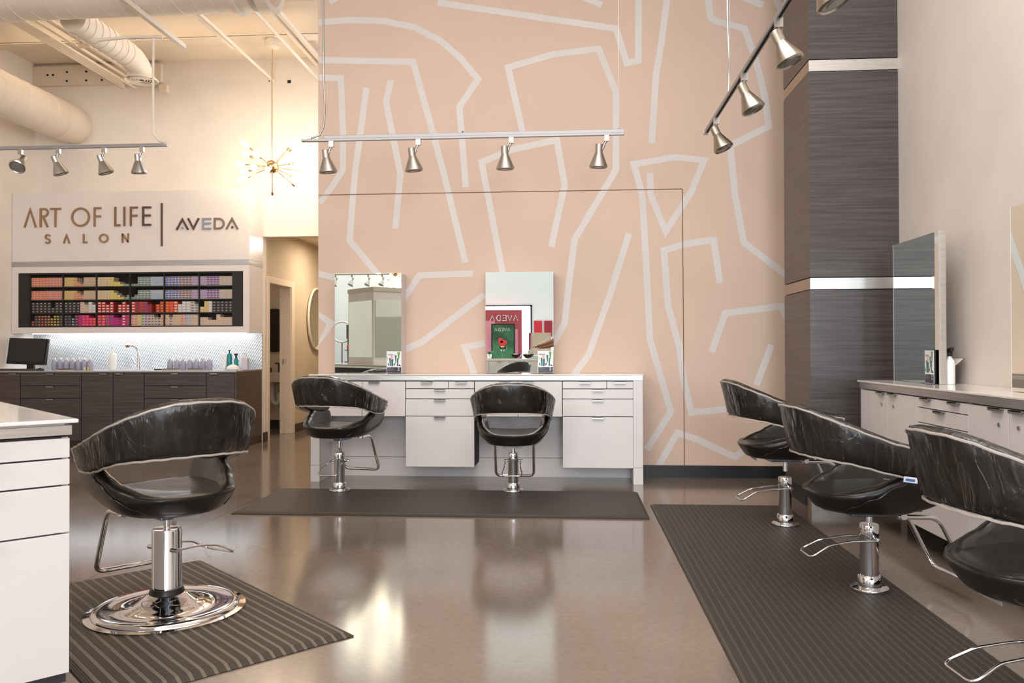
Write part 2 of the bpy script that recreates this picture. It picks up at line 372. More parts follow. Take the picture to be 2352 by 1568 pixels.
strip(mb, [(-2.266, 2.514), (0.975, 2.514)], 0.0035, YB, 0.002); strip(mb, [(0.978, 2.514), (0.984, 0.1)], 0.0035, YB, 0.002)
struct('wall_back', mb, [M_mural, M_line, M_seam])
struct('wall_right', B(XR, XR+0.12, YREAR, YB+.1, 0, ZC), M_wallR)
# corridor and restroom behind the mural wall
mb = MB()
for a in ((-3.86, -3.74, YL+0.12, 9.81, 0, 2.75), (-3.86, -3.74, 10.60, 13.0, 0, 2.75), (-3.86, -3.74, 9.81, 10.60, 1.96, 2.75)): mb.box(*a)
struct('wall_corridor', mb, M_corr)
struct('wall_corridor_end', B(-3.86, -2.1, 13.0, 13.1, 0, 2.75), M_corr)
struct('wall_corridor_right', B(-2.28, -2.16, YB+0.15, 13.0, 0, 2.75), M_corr)
struct('ceiling_corridor', B(-3.86, -2.16, YL+0.12, 13.0, 2.65, 2.75), M_ceil)
struct('ceiling_restroom', B(-5.5, -3.86, 9.74, 11.8, 2.5, 2.6), M_ceil)
struct('wall_restroom_back', B(-5.5, -3.86, 11.33, 11.45, 0, 2.5), M_corr)
struct('wall_restroom_left', B(-5.6, -5.5, 9.74, 11.45, 0, 2.5), M_corr)
# door casing of the restroom, sliding latch plate
d = bpy.data.objects.new('door_1', None); C.objects.link(d); d['kind'] = 'structure'
mb = MB()
mb.box(-3.74, -3.722, 9.735, 9.81, 0, 2.03); mb.box(-3.74, -3.722, 10.60, 10.72, 0, 2.03); mb.box(-3.74, -3.722, 9.81, 10.60, 1.955, 2.03)
mb.box(-3.875, -3.735, 9.80, 9.812, 0, 1.96); mb.box(-3.885, -3.735, 10.585, 10.602, 0, 1.96); mb.box(-3.875, -3.735, 9.81, 10.60, 1.948, 1.96)
mb.box(-3.82, -3.805, 10.570, 10.59, 0, 1.95)
mk('door_casing', mb, mat('door_casing_paint', (224, 206, 186), 0.4), d, bevel=0.003)
mk('latch_plate', B(-3.845, -3.80, 10.575, 10.588, 0.93, 1.0), M_satin, d)
struct('baseboard_corridor', MB().box(-3.735, -3.722, 10.72, 13.0, 0, 0.115).box(-3.738, -3.722, YL, 9.735, 0, 0.115), M_brown)
struct('baseboard_back', B(0.60, 2.29, YB-0.012, YB, 0, 0.105), M_base)
struct('baseboard_restroom', B(-5.5, -3.88, 11.315, 11.33, 0, 0.12), M_base)
struct('baseboard_right', B(XR-0.012, XR, 5.84, YB-0.012, 0, 0.105), M_base)

# rear of the room (behind the camera, seen in the mirrors)
mb = MB(); wz = [(-6.0, -3.7, 3.3, 4.6), (-3.4, -0.92, 0.75, 2.18), (-0.1, 2.05, 0.5, 3.3)]
cur = XL
for a, b, z0, z1 in wz:
    mb.box(cur, a, YREAR-0.12, YREAR, 0, ZC); mb.box(a, b, YREAR-0.12, YREAR, 0, z0); mb.box(a, b, YREAR-0.12, YREAR, z1, ZC); cur = b
mb.box(cur, XR, YREAR-0.12, YREAR, 0, ZC)
struct('wall_rear', mb, mat('daylight_tinted_wall', (222, 230, 236), 0.7))  # bluish daylight put into the wall colour
M_frame = mat('dark_window_frame', (40, 46, 56), 0.5)
for i, (a, b, z0, z1) in enumerate(wz):
    w_ = bpy.data.objects.new('window_%d' % (i+1), None); C.objects.link(w_); w_['kind'] = 'structure'
    mb = MB()
    for q in ((a, b, z0, z0+0.05), (a, b, z1-0.05, z1), (a, a+0.05, z0, z1), (b-0.05, b, z0, z1)): mb.box(q[0], q[1], YREAR-0.09, YREAR-0.03+0.05, q[2], q[3])
    mk('window_frame', mb, M_frame, w_)
    mk('pane', B(a+0.05, b-0.05, YREAR-0.065, YREAR-0.055, z0+0.05, z1-0.05), M_glass, w_)

# ================================================================= COLUMN
t = thing('column', 'tall dark grey laminate clad column with two brushed metal bands', 'column', (1.985, 6.16, 0))
def clad(z0, z1, name, m1, m2, g=0.0):
    mb = MB(); mb.box(1.679+g, XR-0.001, 5.825+g, 6.50, z0, z1)
    for f in mb.bm.faces: f.material_index = 1 if abs(f.normal.x) > 0.5 or all(abs(v.co.x-(1.679+g)) < 1e-4 for v in f.verts) else 0
    return mk(name, mb, [m1, m2], t)
M_bandside = mat('warm_metal_band', (176, 158, 142), 0.45, 0.7)
clad(0.105, 1.53, 'cladding', M_wood, M_woodB); clad(1.62, 3.065, 'cladding', M_wood, M_woodB); clad(3.155, ZC, 'cladding', M_wood, M_woodB)
clad(1.536, 1.614, 'metal_band', M_alu, M_bandside, 0.003); clad(3.071, 3.149, 'metal_band', M_alu, M_bandside, 0.003)
clad(0.0, 0.10, 'toe_band', M_alu, M_bandside, 0.004)
mk('inner_core', B(1.69, XR-0.002, 5.84, 6.49, 0.05, ZC), M_dark, t)
mk('rubber_base', B(1.667, 1.684, 5.93, 6.50, 0.0, 0.115), M_base, t)

# ================================================================= BACK STYLING STATION
def pull(mb, x, y, z, L=0.095, ax='x', out=-1):
    if ax == 'x': mb.box(x-L/2, x+L/2, y, y+out*0.022, z-0.003, z+0.001); mb.box(x-L/2, x+L/2, y+out*0.019, y+out*0.022, z-0.013, z+0.001)
    else: mb.box(x, x+out*0.022, y-L/2, y+L/2, z-0.003, z+0.001); mb.box(x+out*0.019, x+out*0.022, y-L/2, y+L/2, z-0.013, z+0.001)
    return mb
SX0, SX1, SF = -2.205, 0.592, 6.745
M_gap = mat('shadow_gap', (58, 54, 60), 0.8)
st = thing('styling_station', 'long white drawer unit against the peach wall', 'cabinet', (-0.8, 6.94, 0))
for a, b in ((SX0, SX0+0.075), (SX1-0.078, SX1)): mk('end_panel', MB().box(a, b, SF, YB-0.005, 0.140, 0.857), M_white, st, bevel=0.0015); mk('panel_foot', MB().box(a-.001, b+.001, SF-.001, YB-0.005, 0.0, 0.138), M_white, st, bevel=0.0015)
mk('back_panel', B(SX0+0.07, SX1-0.07, YB-0.03, YB-0.005, 0.168, 0.857), M_white, st)
mk('plinth_board', B(SX0+0.07, SX1-0.07, YB-0.045, YB-0.008, 0.0, 0.165), M_white, st, bevel=0.001)
mb = MB()
for a, b, z0 in ((-1.387, -0.808, 0.135), (-0.067, 0.512, 0.135), (SX0+0.075, -1.393, 0.556), (-0.802, -0.073, 0.556)): mb.box(a, b, SF+0.02, YB-0.035, z0, 0.858)
mk('carcass', mb, M_gap, st)
def front(x0, x1, z0, z1, name='drawer_front', hx=None):
    f = mk(name, B(x0+0.002, x1-0.002, SF, SF+0.02, z0+0.002, z1-0.002), M_white, st, bevel=0.001)
    mk('pull', pull(MB(), (x0+x1)/2 if hx is None else hx, SF, z1-0.004), M_satin, f)
for a, m_, b in ((-1.389, -1.025, -0.806), (-0.069, 0.297, 0.514)):
    front(a, m_, 0.790, 0.852); front(m_, b, 0.790, 0.852); front(a, b, 0.706, 0.788); front(a, b, 0.560, 0.704); front(a, b, 0.133, 0.558)
for a, b, hx in ((SX0+0.077, -1.762, -1.95), (-1.762, -1.391, -1.655), (-0.804, -0.438, -0.549), (-0.438, -0.071, -0.359)): front(a, b, 0.556, 0.852, 'apron_front', hx)
wt = thing('worktop', 'white worktop with metal edge band on the drawer unit under the two mirrors', 'worktop', (-0.8, 6.94, 0.86))
mk('slab', B(SX0-0.012, SX1+0.006, SF-0.016, YB-0.003, 0.9, 0.91), M_quartz, wt, bevel=0.002)
mk('edge_band', B(SX0, SX1, SF-0.004, YB-0.004, 0.8585, 0.899), M_alu, wt, bevel=0.001)

# box mirrors
def box_mirror(x0, x1, z1, label):
    t = thing('box_mirror', label, 'mirror', ((x0+x1)/2, 7.05, 0.91), group='box mirrors on the back worktop')
    mk('housing', B(x0, x1, 6.957, YB-0.004, 0.911, z1), M_white, t, bevel=0.001)
    mk('mirror_glass', B(x0, x1, 6.950, 6.9565, 0.912, z1), M_mirror, t)
box_mirror(-2.056, -1.468, 1.785, 'left box mirror on back worktop, reflecting a white tower')
box_mirror(-0.731, -0.146, 1.785, 'right box mirror on back worktop, reflecting the shop window and posters')

# price / product cards in clear stands
M_cardw = mat('card_white', (228, 228, 232), 0.35); M_cardk = mat('card_dark', (40, 38, 52), 0.35); M_coral = mat('coral_print', (232, 160, 124), 0.4)
M_leaf = mat('leaf_green_print', (92, 148, 76), 0.4); M_txt = mat('grey_text', (90, 84, 88), 0.5)
def card(loc, rz, label, h=0.195, w_=0.13):
    t = thing('product_card', label, 'sign', loc, rz, 'product cards leaning on the station mirrors')
    mk('stand', MB().box(-w_/2-.004, w_/2+.004, -0.001, 0.003, 0, h+.003).box(-w_/2-.004, w_/2+.004, -0.03, 0.003, 0, 0.003), M_glass, t, world=False)
    mb = MB(); y = -0.003; mb.box(-w_/2, w_/2, y, y+0.0018, 0.004, h)
    def rc(x0, x1, z0, z1, mi, k=1):
        mb.mi = mi; mb.box(-w_/2+x0*w_, -w_/2+x1*w_, y-0.0004*k, y, z0*h, z1*h)
    rc(0.02, 0.98, 0.03, 0.29, 1)
    def poly(p, mi): mb.mi = mi; mb.prism([(-w_/2+a*w_, b*h) for a, b in p], 0.0006, o=(0, y, 0), w_=(0, -1, 0))
    poly([(.17, .70), (.28, .70), (.30, .34), (.22, .34)], 2); poly([(.30, .65), (.46, .65), (.43, .33), (.33, .33)], 2)
    poly([(.54, .82), (.68, .82), (.65, .50), (.60, .50)], 2); poly([(.71, .70), (.76, .70), (.80, .62), (.78, .34), (.69, .34)], 2)
    poly([(.72, .97), (.79, .97), (.81, .9), (.82, .97), (.90, .97), (.85, .68), (.79, .62)], 3)
    poly([(.27, .79), (.33, .81), (.42, .79), (.45, .70), (.36, .66), (.30, .68)], 4)
    poly([(.04, .75), (.1, .68), (.07, .6)], 3); poly([(.1, .5), (.16, .4), (.14, .34), (.07, .42)], 1); poly([(.45, .42), (.56, .48), (.6, .55), (.58, .42), (.5, .34)], 5)
    poly([(.82, .42), (.98, .35), (.9, .33), (.8, .36)], 1)
    for z_, x1 in ((.875, .38), ): rc(.08, x1, z_, z_+.012, 6)
    rc(.08, .48, .825, .850, 5)
    for z_, x1 in ((.262, .28), (.235, .5), (.21, .55), (.185, .45), (.16, .62), (.135, .3), (.06, .5)): rc(.05, x1, z_, z_+(.014 if z_ > .25 else .006), 6, 2)
    for z_ in (.255, .225, .17, .14): rc(.75, .86, z_, z_+.014, 0, 2)
    mk('printed_card', mb, [M_cardw, M_cardk, M_teald, M_leaf, M_coral, M_txt, mat('pale_text', (150, 146, 156), .5)], t, world=False)
    return t
card((-1.527, 6.93, 0.91), 0, 'small product card against the left box mirror on back worktop')
card((-0.214, 6.93, 0.91), 0, 'small product card against the right box mirror on back worktop')
card((2.083, 4.875, 0.91), R(-92), 'small product card against the mirror on the right wall counter')

# ================================================================= RIGHT WALL STATION
rs = thing('wall_counter_cabinet', 'white cabinet run with doors and drawers along the right wall', 'cabinet', (2.08, 3.7, 0))
RF, RY0, RY1 = 1.90, 1.2, 5.475
mk('carcass', B(RF+0.02, XR-0.003, RY0, RY1-0.004, 0.14, 0.855), M_gap, rs)
mk('end_panel', B(RF, XR-0.003, RY1-0.02, RY1, 0.135, 0.856), M_white, rs)
mk('toe_board', B(2.17, 2.185, RY0, RY1-0.05, 0.0, 0.135), M_blackmatte, rs)
def rfront(y0, y1, z0, z1, pulls, lock=None, name='door'):
    f = mk(name, B(RF, RF+0.019, y0+0.0015, y1-0.0015, z0+0.0015, z1-0.0015), M_white, rs, bevel=0.001)
    for p in pulls: mk('pull', pull(MB(), RF, p, z1-0.002, 0.10, 'y', -1), M_satin, f)
    if lock: mk('lock', MB().cyl((RF, lock, z1-0.075), (RF-0.006, lock, z1-0.075), 0.009, 12), M_satin, f)
def unit(y_hi):
    """door pair / drawer stack repeat of the run going towards the camera from y_hi"""
    rfront(y_hi-0.44, y_hi, 0.14, 0.852, [y_hi-0.35], y_hi-0.35)
    rfront(y_hi-0.85, y_hi-0.44, 0.14, 0.852, [y_hi-0.53], y_hi-0.53)
    a, b = y_hi-1.43, y_hi-0.85
    rfront(a, b, 0.797, 0.852, [b-0.13, a+0.13], name='drawer'); rfront(a, b, 0.715, 0.795, [(a+b)/2], name='drawer')
    rfront(a, b, 0.57, 0.713, [(a+b)/2], name='drawer'); rfront(a, b, 0.14, 0.568, [(a+b)/2], name='drawer')
unit(5.46)
rfront(3.672, 4.028, 0.14, 0.852, [3.76], 3.75); rfront(3.27, 3.668, 0.14, 0.852, [3.59], 3.59)
rfront(2.68, 3.266, 0.797, 0.852, [3.13, 2.82], name='drawer'); rfront(2.68, 3.266, 0.56, 0.795, [2.97], name='drawer'); rfront(2.68, 3.266, 0.14, 0.558, [2.97], name='drawer')
rfront(2.2, 2.676, 0.14, 0.852, [2.3], 2.3); rfront(1.21, 2.196, 0.14, 0.852, [2.1], 2.1)
mk('divider_post', B(RF-0.001, RF+0.019, 4.0285, 4.0345, 0.14, 0.852), M_white, rs)
wt = thing('worktop', 'pale worktop with brown metal edge on the right wall cabinets', 'worktop', (2.08, 3.7, 0.86))
mk('slab', B(RF-0.02, XR-0.002, RY0, RY1+0.01, 0.899, 0.91), M_quartz, wt, bevel=0.002)
mk('edge_band', B(RF-0.006, XR-0.003, RY0, RY1+0.004, 0.857, 0.898), M_steel, wt, bevel=0.001)
def wall_mirror(y0, y1, label):
    t = thing('slab_mirror', label, 'mirror', (2.11, (y0+y1)/2, 0.91), group='slab mirrors on the right wall counter')
    mk('backing', B(2.110, 2.145, y0, y1, 0.911, 1.79), M_alu, t, bevel=0.001)
    mk('mirror_glass', B(2.103, 2.109, y0+0.002, y1, 0.912, 1.79), M_mirror, t)
    mk('glass_edge', B(2.1025, 2.1095, y1, y1+0.003, 0.912, 1.79), M_cardw, t)
wall_mirror(4.80, 5.448, 'tall slab mirror on right counter reflecting the dark column')
wall_mirror(3.38, 4.035, 'tall slab mirror at the right edge of the photo, reflecting the peach wall')
# spray bottle and clipboard behind the mirror
t = thing('spray_bottle', 'white spray bottle with black trigger beside the slab mirror', 'bottle', (2.175, 4.83, 0.911))
mk('bottle_body', MB().lathe([(0.0, 0), (0.026, 0), (0.028, 0.01), (0.028, 0.11), (0.024, 0.135), (0.012, 0.152), (0.012, 0.16), (0, 0.16)], 24, (2.175, 4.83, 0.911)), M_whitepl, t)
mb = MB(); mb.cyl((2.175, 4.83, 1.071), (2.175, 4.83, 1.098), 0.011, 12); mb.box(2.165, 2.185, 4.795, 4.845, 1.098, 1.118, rx=R(-12)); mb.box(2.170, 2.180, 4.802, 4.808, 1.07, 1.10, rx=R(15))
mk('trigger_head', mb, M_black, t, bevel=0.002)
t = thing('clipboard', 'clipboard with papers leaning on the right wall behind the mirror', 'clipboard', (2.2, 4.93, 0.911))
def tilted(name, m_, dz, grow, parent):
    mb = MB(); g = grow
    u = Vector((0, 1, 0)); v = Vector((-0.76, 0, -0.65)).normalized(); n_ = v.cross(u)
    n_ = n_ if n_.x < 0 else -n_
    o_ = Vector((2.275, 4.864, 1.056)) + n_*dz
    mb.prism([(g, g), (0.31-g, g), (0.31-g, 0.22-g), (g, 0.22-g)], 0.003, o=o_, u=u, v=v, w_=n_)
    mk(name, mb, m_, parent)
tilted('board', mat('cork_brown', (130, 88, 58), 0.6), 0, 0, t); tilted('papers', M_paper, 0.0042, 0.006, t)
# cord under the right cabinets
tag(mk('power_cord', MB().tube([(2.165, 4.72, 0.13), (2.14, 4.70, 0.06), (2.10, 4.73, 0.012), (2.06, 4.66, 0.008), (2.08, 4.58, 0.03), (2.14, 4.62, 0.09), (2.166, 4.60, 0.12)], 0.004, 6, fillet=0.02), M_black), 'black power cord hanging below the right wall cabinets', 'cord')

# ================================================================= LEFT SINK WALL
UF, UX0, UX1 = 8.85, -6.645, -3.745
bc = thing('base_cabinet_run', 'dark wood-grain base cabinets below the shop sign', 'cabinet', (-5.2, 9.2, 0))
mk('carcass', B(UX0, UX1-0.004, UF+0.022, 9.60, 0.085, 0.868), M_dark, bc)
mk('end_panel', B(UX1-0.018, UX1, UF, 9.60, 0.088, 0.868), M_woodB, bc, bevel=0.001)
mk('toe_board', B(UX0, UX1-0.001, UF+0.03, 9.60, 0.0, 0.084), M_brown, bc)
def cfront(x0, x1, z0, z1, hx, name='door', m_=None):
    f = mk(name, B(x0+0.003, x1-0.003, UF, UF+0.02, z0+0.003, z1-0.003), m_ or M_wood, bc, bevel=0.001)
    mk('pull', pull(MB(), hx, UF, z1-0.004, 0.085), M_satin, f)
cfront(-6.64, -6.29, 0.088, 0.866, -6.37, m_=M_woodB)
for a, b in ((-6.287, -5.56), (-4.819, -4.093)):
    for z0, z1 in ((0.718, 0.866), (0.574, 0.718), (0.325, 0.574), (0.088, 0.325)): cfront(a, b, z0, z1, (a+b)/2, 'drawer')
cfront(-5.558, -5.185, 0.088, 0.866, -5.29); cfront(-5.183, -4.821, 0.088, 0.866, -5.10); cfront(-4.091, -3.764, 0.088, 0.866, -4.0)
cb = thing('sink_counter', 'thin steel counter on the dark cabinets, with a sink faucet', 'worktop', (-5.2, 9.2, 0.87))
mk('counter_slab', B(UX0, UX1+0.002, UF-0.015, 9.612, 0.869, 0.888), M_steel, cb, bevel=0.002)
struct('trim_3', MB().box(XL, -3.742, 9.598, 9.62, 0.888, 1.322), M_splash)       # textured backsplash
dc = thing('display_cabinet', 'white wall cabinet with black glazed shelves of colour boxes', 'cabinet', (-5.2, 9.4, 1.33))
DF = 9.20
mb = MB(); mb.box(XL+0.003, UX1+.006, DF, 9.617, 1.325, 1.395); mb.box(XL+0.003, UX1+.006, DF, 9.617, 2.042, 2.118)
mb.box(XL+0.003, -6.57, DF, 9.617, 1.395, 2.042); mb.box(-3.812, UX1+.006, DF, 9.617, 1.395, 2.042)
mk('white_frame', mb, M_panel, dc)
mb = MB(); mb.box(-6.57, -6.44, DF+0.012, DF+0.03, 1.395, 2.042); mb.box(-3.945, -3.812, DF+0.012, DF+0.03, 1.395, 2.042); mb.box(-6.57, -3.812, 9.5, 9.52, 1.395, 2.042)
mk('black_panel', mb, M_blackmatte, dc)
CX = [-6.435, -6.027, -5.613, -5.197, -4.780, -4.356, -3.948]
for x in CX: mk('divider', B(x-0.006, x+0.006, DF+0.02, 9.5, 1.398, 2.04), M_blackmatte, dc)
SZ = [1.400, 1.556, 1.713, 1.870]
for z in SZ+[2.028]: mk('shelf', B(CX[0], CX[-1], DF+0.018, 9.5, z-0.002, z+0.010), M_blackmatte, dc)
mk('glass_front', B(-6.565, -3.816, DF+0.004, DF+0.006, 1.397, 2.04), M_pane, dc)
mk('metal_trim', B(XL+0.003, UX1+0.008, DF-0.004, 9.617, 2.119, 2.176), M_steel, dc)
# under-cabinet strip light with its own lamp
tl = thing('strip_light', 'white strip light under the display cabinet, above the counter', 'light', (-5.2, 9.375, 1.32))
mk('light_bar', B(-6.5, -3.85, 9.36, 9.39, 1.318, 1.3245), mat('lit_strip', (255, 255, 255), .4, emit=(235, 245, 255), es=5), tl)
o = area('strip_lamp', (0, 0, -0.008), (R(28), 0, 0), 2.6, 0.03, 8.5, (0.97, 0.99, 1.0)); o.parent = tl
# colour boxes: (columns height, body, label) per bay; bays left to right
BODY = dict(k=(222, 194, 172), b=(52, 44, 42), r=(196, 40, 32), o=(224, 74, 30), m=(214, 30, 110), h=(232, 24, 96), c=(222, 196, 140), g=(212, 204, 198), w=(224, 200, 184))
LAB = dict(O=(238, 110, 70), S=(232, 120, 104), Y=(228, 190, 90), T=(208, 176, 136), L=(236, 218, 40), G=(64, 158, 110), E=(70, 140, 140), B=(150, 190, 224), U=(56, 104, 190), P=(120, 104, 130), V=(168, 144, 208), I=(110, 76, 160),
           K=(206, 190, 176), W=(238, 232, 226), A=(230, 150, 40), D=(60, 50, 110), Q=(226, 100, 140), N=(120, 112, 110), C=(232, 206, 150))
ROWS = {
 0: ['4kO*5 4kS*5', '4kY*2 4kY 4kA 2kO 1kO 4kT*4', '4kC*4 4kL 2kL 2kL 1kL 1kG*2', '1kG 1kE 4kE*4 4kB*4', '4kU*4 4kP*4 4kV*2', '4kV*2 4kI*4 4kK*4'],
 1: ['4kO*5 4kS*5', '4kY*2 4kY 4kA 3kO 2kO 4kT*4', '4kC*4 4kL 3kL 2kL 1kL 1kG 2kG', '1kG 2kE 4kE*4 4kB*4', '4kU*4 4kP*4 4kV*2', '4kV*2 4kI*4 4kK*4'],
 2: ['4bW*5 2bW 4bW*2', '4bW*4 4wT 3wT 4gW 3gW', '4rW*2 3rW 4rW 0kW 3rW 4rW 3rW', '4rW 4rD 4rN 4rU 3rD 0kW 3rA 4rA', '4oA 4oO 4oW 3gW 4gW*2 4gN 3gN', '2cC 4cY 4wW 4bW*5'],
 3: ['2bO 4bN 4bO*2 4bS 4bA 3bY 4bL 4bY 4bN', '4bN 4bP 3bB 4bQ 4mI 4mS 4hQ 3hS 3hA', '4mA 4mY 4mG 4mU 3mI 3mD 4mW 4mP', '4kS 4kO 4kL 4kG 4kU 4kI 4kP 3kE 3kD 4kS', '4kT 3kN 4kT 4kY 4kO 4kV 4kB 4wT 4wT', '3wT*2 2wT*2 4wT 3wT*3']}
ORD = ['first', 'second', 'third', 'fourth', 'fifth', 'sixth', 'seventh', 'eighth', 'ninth', 'tenth']
LEVEL = ['bottom', 'second', 'third', 'top']; SHELF = ['top shelf', 'second shelf', 'third shelf', 'lowest shelf']
CNAME = dict(k='kraft', b='black', r='red', o='orange', m='magenta', h='hot pink', c='cream', g='grey', w='beige')
boxes = []
for row, bays in ROWS.items():
    for bay, spec in enumerate(bays):
        cols = []
        for tok in spec.split():
            n_ = 1
            if '*' in tok: tok, n_ = tok.split('*'); n_ = int(n_)
            cols += [(int(tok[0]), tok[1], tok[2])]*n_
        x0, x1 = CX[bay]+0.008, CX[bay+1]-0.008; w_ = (x1-x0)/len(cols); hh = 0.0272 if row < 2 else 0.0325
        z0 = SZ[3-row]+0.0105
        for ci, (n_, bd, lb) in enumerate(cols):
            for k in range(n_): boxes.append((w_*hh, row, bay, ci, k, x0+ci*w_, w_, z0+k*hh, hh, bd, lb))
boxes.sort(key=lambda q: -q[0])
protos = {}
def box_geo(mb, w_, h, dz=(0, 0, 0), mi=0, small=False):
    x, y, z = dz; mb.mi = mi; mb.box(x+0.0008, x+w_-0.0008, y, y+0.11, z, z+h-0.0012)
    mb.mi = mi+1; k_ = 0.1 if h < 0.03 else 0.32 if small else 0.2; mb.box(x+w_*k_, x+w_*(1-k_), y-0.0005, y, z+h*(k_+0.08), z+h*(0.93-k_))
def bmats(bd, lb): return [mat('box_'+CNAME[bd], BODY[bd], 0.5), mat('label_'+lb, LAB[lb], 0.5)]
rest = []
rb = random.Random(5)
for i, q in enumerate(boxes):
    _, row, bay, ci, k, x, w_, z, hh, bd, lb = q; y = DF+0.035+rb.uniform(0, 0.004)
    if i >= 300: rest.append((x, y, z, w_, hh, bd, lb)); continue
    key = (round(w_, 4), round(hh, 4), bd, lb)
    if key not in protos:
        mb = MB(); box_geo(mb, w_, hh, small=(bd+lb == 'bW')); o = mk('colour_box', mb, bmats(bd, lb)); protos[key] = o; 
    else:
        o = protos[key].copy(); C.objects.link(o)
    o.location = (x, y, z)
    tag(o, '%s colour box on %s, %s bay from left, %s column, %s layer' % (CNAME[bd], SHELF[row], ORD[bay], ORD[ci], LEVEL[k]), 'box', 'hair colour boxes on the display shelves')
mb = MB(); ml = []; idx = {}
for x, y, z, w_, hh, bd, lb in rest:
    if (bd, lb) not in idx: idx[(bd, lb)] = len(ml); ml += bmats(bd, lb)
    box_geo(mb, w_, hh, (x, y, z), idx[(bd, lb)], bd+lb == 'bW')
o = mk('colour_boxes', mb, ml); o['kind'] = 'stuff'; tag(o, 'rows of small pastel labelled colour boxes filling the upper display shelves', 'boxes')

# sign panel with cut metal letters
sg = thing('shop_sign', 'white sign panel with metal letters above the colour box display', 'sign', (-5.2, 9.4, 2.18))
mk('sign_board', B(XL+0.003, UX1+0.008, DF, 9.617, 2.177, 3.0), M_panel, sg, bevel=0.002)
def stroke(mb, pts, w_, closed=False):
    """letter stroke: flat ribbon of width w_, 12 mm thick, in the sign plane"""
    P = [Vector((a, b)) for a, b in pts]; n = len(P); rg = []
    for i in range(n):
        d0 = (P[i]-P[i-1]).normalized() if (i or closed) else None; d1 = (P[(i+1) % n]-P[i]).normalized() if (i < n-1 or closed) else None
        d0 = d0 or d1; d1 = d1 or d0
        n0 = Vector((-d0.y, d0.x)); n1 = Vector((-d1.y, d1.x)); m = (n0+n1); m = m.normalized() if m.length > 1e-6 else n0
        k = w_/2/max(0.5, m.dot(n0)); a, b = P[i]+m*k, P[i]-m*k
        rg.append([Vector((a.x, DF-0.012, a.y)), Vector((b.x, DF-0.012, b.y)), Vector((b.x, DF, b.y)), Vector((a.x, DF, a.y))])
    if closed: rg.append(rg[0])
    mb.loft(rg, caps=not closed)
    for f in mb.bm.faces: f.smooth = False
def arc(cx, cz, rx, rz, a0, a1, n=20): return [(cx+rx*math.cos(R(a0+(a1-a0)*i/n)), cz+rz*math.sin(R(a0+(a1-a0)*i/n))) for i in range(n+1)]
def glyph(ch, x0, x1, z0, z1, w_, m_, dot=None):
    mb = MB(); h = z1-z0; W = x1-x0; i = w_/2
    if ch == 'A' : stroke(mb, [(x0+i, z0), ((x0+x1)/2, z1-w_*.6), (x1-i, z0)], w_)
    if ch == 'V': stroke(mb, [(x0+i, z1), ((x0+x1)/2, z0+w_*.6), (x1-i, z1)], w_)
    if ch == 'T': stroke(mb, [(x0, z1-i), (x1, z1-i)], w_); stroke(mb, [((x0+x1)/2, z0), ((x0+x1)/2, z1-w_)], w_)
    if ch == 'I': stroke(mb, [((x0+x1)/2, z0), ((x0+x1)/2, z1)], w_)
    if ch == 'L': stroke(mb, [(x0+i, z1), (x0+i, z0+i), (x1, z0+i)], w_)
    if ch in 'FE':
        stroke(mb, [(x1, z1-i), (x0+i, z1-i), (x0+i, z0 if ch == 'F' else z0+i)]+([(x1, z0+i)] if ch == 'E' else []), w_); stroke(mb, [(x0+w_, z0+h*.53), (x1-W*.04, z0+h*.53)], w_)
    if ch == 'O': stroke(mb, arc((x0+x1)/2, (z0+z1)/2, W/2-i, h/2-i, 0, 360-11.25, 31), w_, True)
    if ch == 'N': stroke(mb, [(x0+i, z0), (x0+i, z1)], w_); stroke(mb, [(x1-i, z0), (x1-i, z1)], w_); stroke(mb, [(x0+i, z1-i), (x1-i, z0+i)], w_)
    if ch == 'D': stroke(mb, [(x0+i, z0+i), (x0+i, z1-i)]+arc(x0+W*.45, (z0+z1)/2, W*.55-i, h/2-i, 90, -90, 14), w_, True)
    if ch == 'R': stroke(mb, [(x0+i, z0), (x0+i, z1-i)]+arc(x0+W*.5, z1-h*.24, W*.40, h*.24-i, 90, -90, 10)+[(x0+w_, z1-h*.48+i)], w_); stroke(mb, [(x0+W*.40, z1-h*.48), (x1-i, z0)], w_)
    if ch == 'S': stroke(mb, arc((x0+x1)/2, z1-h*.27, W/2-i, h*.27-i*.6, 20, 265, 14)+arc((x0+x1)/2, z0+h*.27, W/2-i, h*.27-i*.6, 95, -160, 14)[1:], w_)
    mk('letter', mb, m_, sg)
def px(x): return -6.499+(x-53.6)*0.00537
gz = lambda x: 0.0
for ch, a, b, mi in (('A', 53.6, 84.2, 0), ('R', 91, 112, 0), ('T', 115, 140, 0), ('O', 164, 207, 0), ('F', 215.6, 233.2, 0), ('L', 263, 277, 1), ('I', 283, 289, 1), ('F', 298.5, 316.5, 1), ('E', 326.5, 347, 2)):
    glyph(ch, px(a), px(b), 2.585, 2.815, 0.024, [M_gold, mat('bronze_metal', (150, 120, 96), .3, .9), mat('dark_bronze_metal', (112, 92, 80), .3, .9)][mi])
for ch, a, b in (('S', 103, 116.6), ('A', 144.6, 162), ('L', 191, 201), ('O', 228, 250), ('N', 280, 296.5)): glyph(ch, px(a), px(b), 2.39, 2.50, 0.02, M_gold)
for ch, a, b, mi in (('A', 402.6, 433, 0), ('V', 428.6, 456.8, 0), ('E', 462.3, 483, 1), ('D', 488.6, 513, 2), ('A', 514.5, 544.5, 2)):
    glyph(ch, px(a), px(b), 2.532, 2.668, 0.022, [MATS['dark_bronze_metal'], mat('silver_letter', (170, 178, 192), .25, .9), mat('greige_metal', (150, 134, 122), .3, .9)][mi])
for x, m_ in ((417.5, MATS['silver_letter']), (530, MATS['dark_bronze_metal'])): mk('letter_dot', MB().cyl((px(x), DF, 2.555), (px(x), DF-0.012, 2.555), 0.014, 16), m_, sg)
